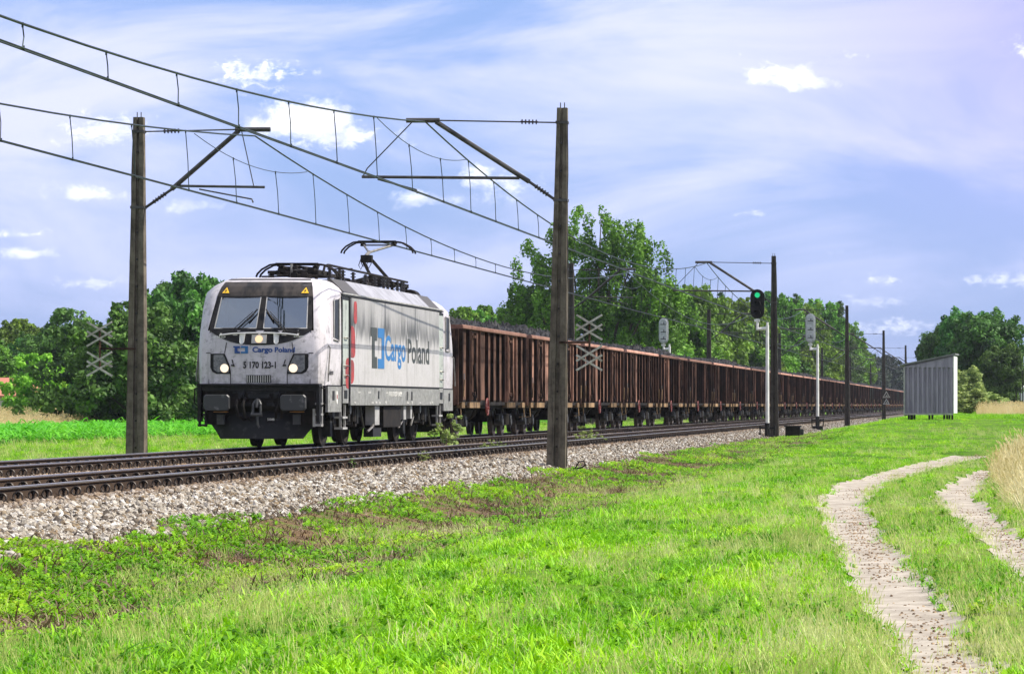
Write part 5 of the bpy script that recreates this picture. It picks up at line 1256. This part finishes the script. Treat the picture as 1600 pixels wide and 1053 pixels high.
wl = ['under the right side of the tallest tree','above the white signal back, second right of the tallest tree','left of the pointed top near the green signal','just left of the green signal head','directly behind the green signal head','tall and pointed, between the green signal and its dark mast','right of the mast by the green signal','dark and pointed, left of the grey signal back','right behind the grey signal back','between the grey signal back and the third mast','dark, left of the tallest pointed top near the third mast','tallest pointed top just left of the third mast','lower, right behind the third mast','last and lowest at the right end of the wood',
      'low in front, below the white signal back','low in front, left of the green signal post','low in front, behind the green signal post','low in front, right of the mast by the green signal','low in front, behind the grey-backed signal post']
for k, ((px, D, tp, src, sc_), lab) in enumerate(zip(wood, wl)):
    H0 = {id(DT): 9.5, id(DT2): 12, id(DT3): 14}[id(src)]
    clone(src, 'wood tree ' + lab, at(px, D, -.1), sc_, sc_, (px_z(tp, D)+.1)/H0, k*1.7, GW)
# far hazy pines beyond the end of the train
FP = tree('far_pine', 'tallest hazy grey pine beyond the end of the train', 'tree', 'far hazy pines', at(1385,900,-.1), 15, 3.2, 5, 8, M['leaffar'], 90, 80, .6, 'round', 1.5, .28)
for k, (px, D, h) in enumerate(((1356,880,.98),(1366,930,1.0),(1375,890,.93),(1395,940,.95),(1404,900,.9),(1413,950,.86),(1424,930,.8),(1348,1000,.9))):
    clone(FP, 'hazy grey pine in the row beyond the end of the train, left of the shed', at(px, D, -.1), .9, .9, h, k, 'far hazy pines')
# trees right of the shed
RT = tree('broad_tree', 'large dark broad tree right of the shed, the taller right half of the pair', 'tree', 'trees behind the shed', at(1545,300), 10.6, 3.3, .5, 9, M['leafdark'], 230, 110, .32, 'round', 1.0, .28, 14)
clone(RT, 'middle tree of the group behind the shed, with the highest top', at(1508,305), .80, .9, 1.02, 2.2)
clone(RT, 'thinner left tree of the group, rising over the shed roof', at(1468,310), .55, .7, .90, 4.1)
clone(RT, 'low dark tree at the right foot of the group behind the shed', at(1572,295), .55, .6, .66, 5.1)
PB = tree('pale_bush', 'pale olive shrub at the foot of the dark trees, right of the shed', 'bush', 'shrubs right of the shed', at(1512,262), 4.2, 1.5, .1, 10, M['leafpale'], 60, 80, .22, 'bush', .6, .06, 6)
for k, (px, D, sx, sz, lab) in enumerate(((1515,240,1.1,.50,'low pale bush beside the right wall of the shed'),(1538,242,1.0,.44,'low pale bush, middle one right of the shed'),(1558,246,.9,.36,'lowest pale bush at the right end before the dry grass'))):
    clone(PB, lab, at(px, D), sx, 1, sz, k*2.0)
# shrub between the tracks in front of the first wagon, and weeds on the ballast
WD = tree('leafy_weed', 'leafy pale green shrub growing between the tracks in front of the first wagon', 'weed', None, (px_x(706,88), 88, .2), .95, .52, .02, 12, M['leafpale'], 24, 26, .075, 'bush', .13, .010, 22)
for k, (px, D, sc_, lab) in enumerate(((766,83.5,.42,'small weed between the rails left of the middle mast'),(784,84,.35,'tiny weed between the rails, nearest the middle mast on its left'),(914,98,.75,'weed between the tracks under the second wagon'),(932,99,.5,'smaller weed right of the one under the second wagon'),(660,66.5,.30,'small green weed on the ballast edge left of the middle mast'),(547,60,.24,'tiny weed on the ballast below the locomotive side'))):
    clone(WD, lab, at(px, D, .2 if D > 80 else .24), sc_, sc_, sc_*.8, k)

# ------------------------------------------------------------------ house, greenhouse, far fence
M['tile'] = simple('red_roof_tiles', (.50,.20,.12), (.38,.14,.09), .7, 0, 20); M['render'] = simple('pale_render', (.55,.52,.48), (.48,.45,.41), .9)
D = 235; t = thing('house', (px_x(4,D), D, -.1), 'small pale house with an orange red roof among the trees at the left', 'house')
m = MB(); m.box(-2.6,2.6,0,6,0,2.3); m.prism([(-2.6,.0,2.301),(-2.6,6,2.301),(-2.6,3,3.4)],(5.2,0,0)); m.build('wall', M['render'], t)
m = MB(); m.prism([(-2.9,-.4,2.12),(-2.9,3,3.44),(-2.9,6.4,2.12),(-2.9,6.4,2.24),(-2.9,3,3.58),(-2.9,-.4,2.24)],(5.8,0,0)); rf = m.build('roof', M['tile'], t)
m = MB(); m.box(1.9,2.3,2.8,3.2,3.2,4.0); m.build('chimney', M['render'], rf)
for a in (-1.8, .9):
    m = MB(); m.box(a,a+.9,-.03,.02,1.0,2.0); m.build('window', M['darkglass'], t)
M['gh'] = simple('pale_greenhouse_sheet', (.62,.63,.62), (.5,.51,.51), .5); M['net'] = simple('green_netting', (.05,.30,.14), (.04,.24,.11), .8)
D = 620; t = thing('greenhouse', (px_x(1608,D), D, .6), 'far pale greenhouse with a green lower wall at the right edge', 'greenhouse'); 
m = MB(); m.box(-5.5,20,0,8,1.5,3.6); m.prism([(-5.5,0,3.601),(-5.5,8,3.601),(-5.5,4,4.8)],(25.5,0,0)); m.build('upper_wall', M['gh'], t)
m = MB(); m.box(-5.6,20.1,-.1,8.1,-.5,1.49); m.build('lower_wall', M['net'], t)
for k, (px, D, tp) in enumerate(((1594,255,607),(1588,270,614),(1598,262,580),(1583,400,598),(1576,430,600),(1580,520,596))):
    x, y, z = at(px, D); t = thing('fence_post', (x, y, z), ['short dark fence post at the right edge','second dark fence post from the right edge','tall thin dark post at the right edge','thin far post before the greenhouse','leftmost thin far post before the greenhouse','thinnest far post by the greenhouse wall'][k], 'post')
    m = MB(); h = px_z(tp, D) - z; m.tube([(0,0,-.2),(0,0,h)], .05, 6); m.build('shaft', M['under'], t); m = MB(); m.tube([(0,0,h),(0,0,h+.05)], .065, 6); m.build('cap', M['black'], t)
# two field stones on the edge of the ballast
M['fieldstone'] = simple('brownish_field_stone', (.30,.23,.19), (.20,.15,.12), .85, 0, 4, .3)
for k, (px, py, D, lab) in enumerate(((591,757,57.2,'left of two big field stones lying at the edge of the ballast'),(626,760,57.6,'right of two big field stones lying at the edge of the ballast'))):
    r = random.Random(k); m = MB(); m.sphere((0,0,0), (.20,.17,.13), 12, 8); m.v = [tuple(c*(1+r.uniform(-.07,.07)) for c in p) for p in m.v]
    o = m.build('field_stone', M['fieldstone'], None, True); o.location = (px_x(px,D), D, px_z(py,D)+.03); tag(o, lab, 'stone', 'field stones by the ballast')
# loop of wire at the foot of the middle mast
m = MB(); m.tube([(-.14,0,.0),(-.05,.02,.16),(.06,.02,.17),(.10,0,.10),(.02,-.02,.03),(-.10,-.02,.01)], .018, 6); o = m.build('wire_loop', M['black']); o.location = (px_x(908,71), 71, .02); tag(o, 'black loop of wire lying in the grass right of the middle mast', 'wire')

# ------------------------------------------------------------------ grass, crops and weeds
def blade_mat(name, stops, trans=.4, patch=True):
    g = NG(name); oi = g.N.new('ShaderNodeObjectInfo'); geo = g.N.new('ShaderNodeNewGeometry')
    mp = g.N.new('ShaderNodeMapping'); mp.inputs['Scale'].default_value = (1,.35,1); g.L(oi.outputs['Location'], mp.inputs[0])
    n1 = g.noise(mp.outputs[0], .55, 4, .6); n2 = g.noise(mp.outputs[0], 2.6, 3, .6)
    f = g.math('ADD', g.math('MULTIPLY', g.ramp(n1,.3,.7), .40), g.math('MULTIPLY', g.ramp(n2,.3,.7), .22))
    f = g.math('ADD', f, g.math('MULTIPLY', oi.outputs['Random'], .22)); f = g.math('ADD', f, g.math('MULTIPLY', geo.outputs['Random Per Island'], .20), clamp=True)
    cr = g.N.new('ShaderNodeValToRGB'); e = cr.color_ramp.elements
    e[0].position = stops[0][0]; e[0].color = stops[0][1]+(1,); e[1].position = stops[-1][0]; e[1].color = stops[-1][1]+(1,)
    for p_, c_ in stops[1:-1]: q = e.new(p_); q.color = c_+(1,)
    g.L(f, cr.inputs[0]); p = g.principled(cr.outputs[0], .5, spec=.25); tr = g.N.new('ShaderNodeBsdfTranslucent'); g.L(cr.outputs[0], tr.inputs[0])
    ms = g.N.new('ShaderNodeMixShader'); ms.inputs[0].default_value = trans; g.L(p, ms.inputs[1]); g.L(tr.outputs[0], ms.inputs[2]); return g.done(ms.outputs[0])
M['grass'] = blade_mat('lush_grass', trans=.28, stops=[(.0,(.022,.085,.004)),(.25,(.085,.26,.005)),(.45,(.20,.50,.005)),(.7,(.36,.68,.008)),(1,(.52,.64,.05))])
M['dry'] = blade_mat('dry_grass', [(0,(.34,.46,.08)),(.5,(.60,.66,.22)),(1,(.86,.82,.54))], .3)
M['weed'] = blade_mat('bank_weeds', [(0,(.05,.16,.008)),(.4,(.15,.38,.010)),(.7,(.30,.54,.012)),(1,(.46,.52,.04))], .35)
M['corn'] = blade_mat('corn_leaves', [(0,(.04,.22,.01)),(.4,(.10,.44,.015)),(1,(.24,.64,.04))], .35)
M['wheat2'] = blade_mat('golden_wheat', [(0,(.22,.24,.05)),(.3,(.52,.42,.16)),(.6,(.80,.70,.40)),(1,(.92,.87,.68))], .25)
M['straw'] = blade_mat('ripe_wheat', [(0,(.58,.42,.15)),(.5,(.76,.62,.34)),(1,(.86,.78,.55))], .35)
def blades(name, n, h, spread, w, mat, seed, bend=.5, head=None):
    r = np.random.default_rng(seed); V = []; F = []
    for k in range(n):
        a = r.uniform(0, 6.283); d = spread*math.sqrt(r.random()); bx, by = d*math.cos(a), d*math.sin(a); hh = h*r.uniform(.45,1.1); t = r.uniform(0,6.283); be = bend*hh*r.uniform(.2,1.2)
        dx, dy = math.cos(t), math.sin(t); px_, py_ = -dy*w/2, dx*w/2; o = len(V)
        for q, ww in ((0,1),(.4,.95),(.75,.65),(1,.06)):
            c = (bx+dx*be*q*q, by+dy*be*q*q, hh*q*(1-.12*q*bend)); V += [(c[0]-px_*ww, c[1]-py_*ww, c[2]), (c[0]+px_*ww, c[1]+py_*ww, c[2])]
        F += [(o,o+1,o+3,o+2),(o+2,o+3,o+5,o+4),(o+4,o+5,o+7,o+6)]
        if head and r.random() < head[0]:
            c = V[-1]; L_ = head[1]*r.uniform(.7,1.2); hw = head[2]; ex = dx*L_*.5*r.uniform(.2,1.2); ey = dy*L_*.5; o = len(V)
            for (ax, ay) in ((px_, py_), (py_, -px_)):
                s_ = hw/(w/2)/2; o = len(V)
                V += [(c[0],c[1],c[2]-.02),(c[0]+ex*.4+ax*s_,c[1]+ey*.4+ay*s_,c[2]+L_*.4),(c[0]+ex,c[1]+ey,c[2]+L_*.9),(c[0]+ex*.4-ax*s_,c[1]+ey*.4-ay*s_,c[2]+L_*.4)]; F.append((o,o+1,o+2,o+3))
    return mesh_np(name, V, F, mat, link=False)
def weed_src(seed, n=16, rad=.075, h=.085, mat='weed'):
    r = np.random.default_rng(seed); V = []; F = []
    for k in range(n):
        a = r.uniform(0,6.283); l = rad*r.uniform(.5,1.2); w = l*.42; z = h*r.uniform(.2,1); dx, dy = math.cos(a), math.sin(a); o = len(V)
        V += [(0,0,z*.3),(dx*l*.5-dy*w/2,dy*l*.5+dx*w/2,z),(dx*l,dy*l,z*.8),(dx*l*.5+dy*w/2,dy*l*.5-dx*w/2,z)]; F.append((o,o+1,o+2,o+3))
    return mesh_np('weed_source', V, F, M[mat], link=False)
gs = [blades('grass_source', 30, .085, .15, .009, M['grass'], k, .9) for k in range(4)] + [blades('grass_source', 22, .14, .16, .009, M['grass'], 9, .7)]
ds = [blades('dry_source', 16, .24, .15, .0045, M['dry'], 30+k, .5, (.7,.05,.010)) for k in range(3)]
ws = [weed_src(50+k) for k in range(4)]
def field(n, y0, y1, pw, margin=1.5, xr=None):
    y = pick_y(n, y0, y1, pw); lo = -1553/5000*y - margin; hi = 47/5000*y + margin
    if xr: lo = np.maximum(lo, xr[0]); hi = np.minimum(hi, xr[1])
    return lo + RNG.random(n)*(hi-lo), y
def off_ruts(x, y, k=1.0):
    ok = np.ones(len(x), bool)
    for rt in (RUT1, RUT2):
        w = rut_w(rt, y); ok &= (np.abs(x-rut_c(rt,y)) > w*k*(1.05+.35*wav(x*2,y*1.5)+.22*RNG.normal(size=len(x)))) | (w == 0)
    return ok
def patchy(x, y, s, seed): return np.array([mnoise.noise((a*s, b*s*.45, seed)) for a, b in zip(x, y)])
wheat_edge = lambda y: np.interp(y, [40,46,52,60,70,80,95], [1.0,.52,.34,.20,.08,.18,.8])
def near_ok(x, y): return off_ruts(x, y) & (x > -9.9 + .25*RNG.normal(size=len(x)))
# lush grass
x, y = field(66000, 16, 175, -.55); bank = (x < -6.9)
keep = near_ok(x, y) & ~((x > wheat_edge(y)) & (y > 44) & (y < 96)) & (~bank | (patchy(x, y, .9, 3.3) > -.10 + .25*RNG.random(len(x))) & (RNG.random(len(x)) < .9) | (y > 110))
x, y = x[keep], y[keep]; S = RNG.uniform(.45,1.05,len(x))*np.interp(y,[16,60,130,175],[1.0,1.0,1.1,.8])*np.where(x < -6.9,.72,1); 
rw = np.minimum(np.abs(x-rut_c(RUT1,y)), np.abs(x-rut_c(RUT2,y))); S *= np.interp(rw, [.25,.8], [.62,1])
S *= .80 + .5*np.clip(patchy(x, y, .5, 8.1)+.2, -.2, .9)
S *= np.where(RNG.random(len(x)) < .10, 1.5, .95); k_ = (patchy(x, y, 2.4, 6.6) > -.16) | (RNG.random(len(x)) < .30); x, y, S = x[k_], y[k_], S[k_]
scatter('grass', np.stack([x, y, gz(x, y)-.01], 1), np.stack([S*1.3, S*1.3, S*.85],1), gs, 'lush green grass covering the meadow and the ditch')
x, y = field(9000, 175, 420, -1.2, xr=(-9.4, 40)); S = RNG.uniform(1.0,1.8,len(x))
scatter('far_grass', np.stack([x, y, gz(x, y)-.01], 1), S, gs, 'green grass of the far meadow around the shed')
# dry grass with seed heads, in patches and along the ruts
x, y = field(30000, 16, 140, -.7); pn = patchy(x, y, .42, 1.7); rw = np.minimum(np.abs(x-rut_c(RUT1,y)), np.abs(x-rut_c(RUT2,y)))
keep = near_ok(x, y) & (x > -8.6) & (((pn > .18) & (RNG.random(len(x)) < .34)) | ((rw < 1.2) & (RNG.random(len(x)) < .20)) | (RNG.random(len(x)) < .06)); x, y = x[keep], y[keep]
scatter('dry_grass', np.stack([x, y, gz(x, y)-.01], 1), RNG.uniform(.5,.95,len(x)), ds, 'pale dry seeding grass mixed into the meadow')
# low weeds on the bank beside the ballast
x, y = field(52000, 24, 150, -.8, xr=(-10.3,-6.2)); pn = patchy(x, y, .8, 5.2)
keep = (pn > -.22 + .5*RNG.random(len(x))) & (x > -9.75 - .5*np.clip(patchy(x,y,.6,9),-.3,1)); x, y = x[keep], y[keep]
zz = np.maximum(gz(x,y), np.where(-x > 9.55, bz(-x, y), -9))
scatter('bank_weeds', np.stack([x, y, zz], 1), RNG.uniform(.45,1.15,len(x)), ws, 'low yellow green weeds on the bank below the ballast')
x, y = field(5500, 17, 120, -.8); keep = near_ok(x, y) & (x > -7); x, y = x[keep], y[keep]
scatter('meadow_weeds', np.stack([x, y, gz(x,y)+.01], 1), RNG.uniform(.5,1.1,len(x)), ws, 'broad leaved weeds scattered in the meadow grass')
# dead stalks and clods on the bare bank
M['litter'] = blade_mat('brown_litter', [(0,(.05,.03,.018)),(.5,(.16,.10,.06)),(1,(.34,.27,.19))], .1)
ck = [blades('litter_source', 14, .07, .14, .012, M['litter'], 70+k, 2.4) for k in range(3)]
x, y = field(8000, 24, 140, -.8, xr=(-9.9,-6.4)); scatter('bank_litter', np.stack([x, y, gz(x,y)-.01], 1), RNG.uniform(.6,1.4,len(x)), ck, 'brown dead stalks and litter on the bare bank', tilt=.3)
# pebbles and coal grit in the ruts
gt = [rock_src(60+k, M['stone2']) for k in range(3)]
P = []
for rt, n in ((RUT1, 5200), (RUT2, 2200)):
    y = RNG.uniform(rt[0,0], rt[-1,0], n); pn = patchy(y*0, y, .35, 2.2); y = y[pn + .15*RNG.normal(size=n) > .05]; w = rut_w(rt, y)
    x = rut_c(rt, y) + w*RNG.normal(.25,.45,len(y)).clip(-1,1); P.append(np.stack([x, y, gz(x,y)+.018],1))
P = np.concatenate(P); scatter('path_pebbles', P, RNG.uniform(.012,.04,len(P)), gt, 'dark pebbles strewn in the sandy wheel ruts', tilt=1.5)
# ripe wheat at the right edge
wt = [blades('wheat_source', 15, .86, .14, .006, M['straw'], 90+k, .22, (.95,.09,.016)) for k in range(3)]
y = RNG.uniform(42, 98, 2300); e = wheat_edge(y) + .16*wav(y*.6, y*.9) + .10*RNG.normal(size=2300); x = e + RNG.random(len(y))**1.2*np.minimum(4.2, 47/5000*y + 1.2 - e)
wr = [blades('wheat_source', 8, .90, .20, .016, M['wheat2'], 190+k, .28, (.9,.13,.028)) for k in range(4)]
scatter('ripe_wheat', np.stack([x, y, gz(x,y)-.02], 1), RNG.uniform(.45,.95,len(x))*np.interp(x-wheat_edge(y),[-.3,.5],[.45,1])*(.85+.3*RNG.random(len(x))), wr, 'ripe golden wheat and dry grass at the right edge', tilt=.28)
# far dry strip right of the shed
y = RNG.uniform(225, 300, 2600); x = px_x(RNG.uniform(1530, 1640, 2600), y); scatter('dry_strip', np.stack([x, y, gz(x,y)-.02], 1), np.stack([RNG.uniform(1.2,2,2600)]*2+[RNG.uniform(.6,1.15,2600)],1), wt, 'pale brown strip of dry crop right of the low bushes')
# beyond the tracks: grass verge, maize, wheat
y = pick_y(17000, 50, 420, -1.3); L = RNG.uniform(19.5, 39.5, len(y)); x = -L
scatter('verge_grass', np.stack([x, y, gz(x,y)-.01], 1), RNG.uniform(.7,1.4,len(x)), gs + ds[:1], 'green grass verge beyond the tracks')
def corn_src(seed):
    r = np.random.default_rng(seed); V = []; F = []
    for k in range(11):
        a = r.uniform(0,6.283); dx, dy = math.cos(a), math.sin(a); l = r.uniform(.35,.6); w = .055; z0 = .08+.05*k; o = len(V)
        for q, ww in ((0,.5),(.35,1),(.7,.8),(1,.05)):
            c = (dx*l*q, dy*l*q, z0 + .55*q - .62*q*q*r.uniform(.7,1.2)); V += [(c[0]+dy*w/2*ww,c[1]-dx*w/2*ww,c[2]),(c[0]-dy*w/2*ww,c[1]+dx*w/2*ww,c[2])]
        F += [(o,o+1,o+3,o+2),(o+2,o+3,o+5,o+4),(o+4,o+5,o+7,o+6)]
    return mesh_np('maize_source', V, F, M['corn'], link=False)
cs = [corn_src(k) for k in range(4)]
L, y = np.meshgrid(np.arange(38.8, 46.5, .85), np.arange(100, 330, .50)); L = L.ravel()+RNG.normal(0,.05,L.size); y = y.ravel()+RNG.normal(0,.08,y.size)
scatter('young_maize', np.stack([-L, y, gz(-L,y)-.02], 1), np.stack([RNG.uniform(1.2,1.8,len(L))]*2+[RNG.uniform(.65,1.12,len(L))],1), cs, 'strip of bright green young maize beyond the tracks')
y = RNG.uniform(140, 330, 15000); L = 47 + 53*RNG.random(len(y))**2
scatter('wheat_field', np.stack([-L, y, gz(-L,y)-.02], 1), np.stack([RNG.uniform(1.2,2.2,len(y))]*2+[RNG.uniform(.8,1.1,len(y))],1), wt, 'pale ripe wheat field behind the maize at the left')

# ------------------------------------------------------------------ air between here and the far trees
def haze():
    m = MB(); m.box(-1600, 1000, -60, 4100, -3, 60); o = m.build('haze', None); g = NG('haze_air')
    v = g.N.new('ShaderNodeVolumePrincipled'); v.inputs['Color'].default_value = (.80,.87,1.0,1); v.inputs['Density'].default_value = .00008; v.inputs['Anisotropy'].default_value = .2
    g.L(v.outputs[0], g.out.inputs['Volume']); o.data.materials.append(g.m); tag(o, 'thin blue summer haze', kind='stuff')
haze()
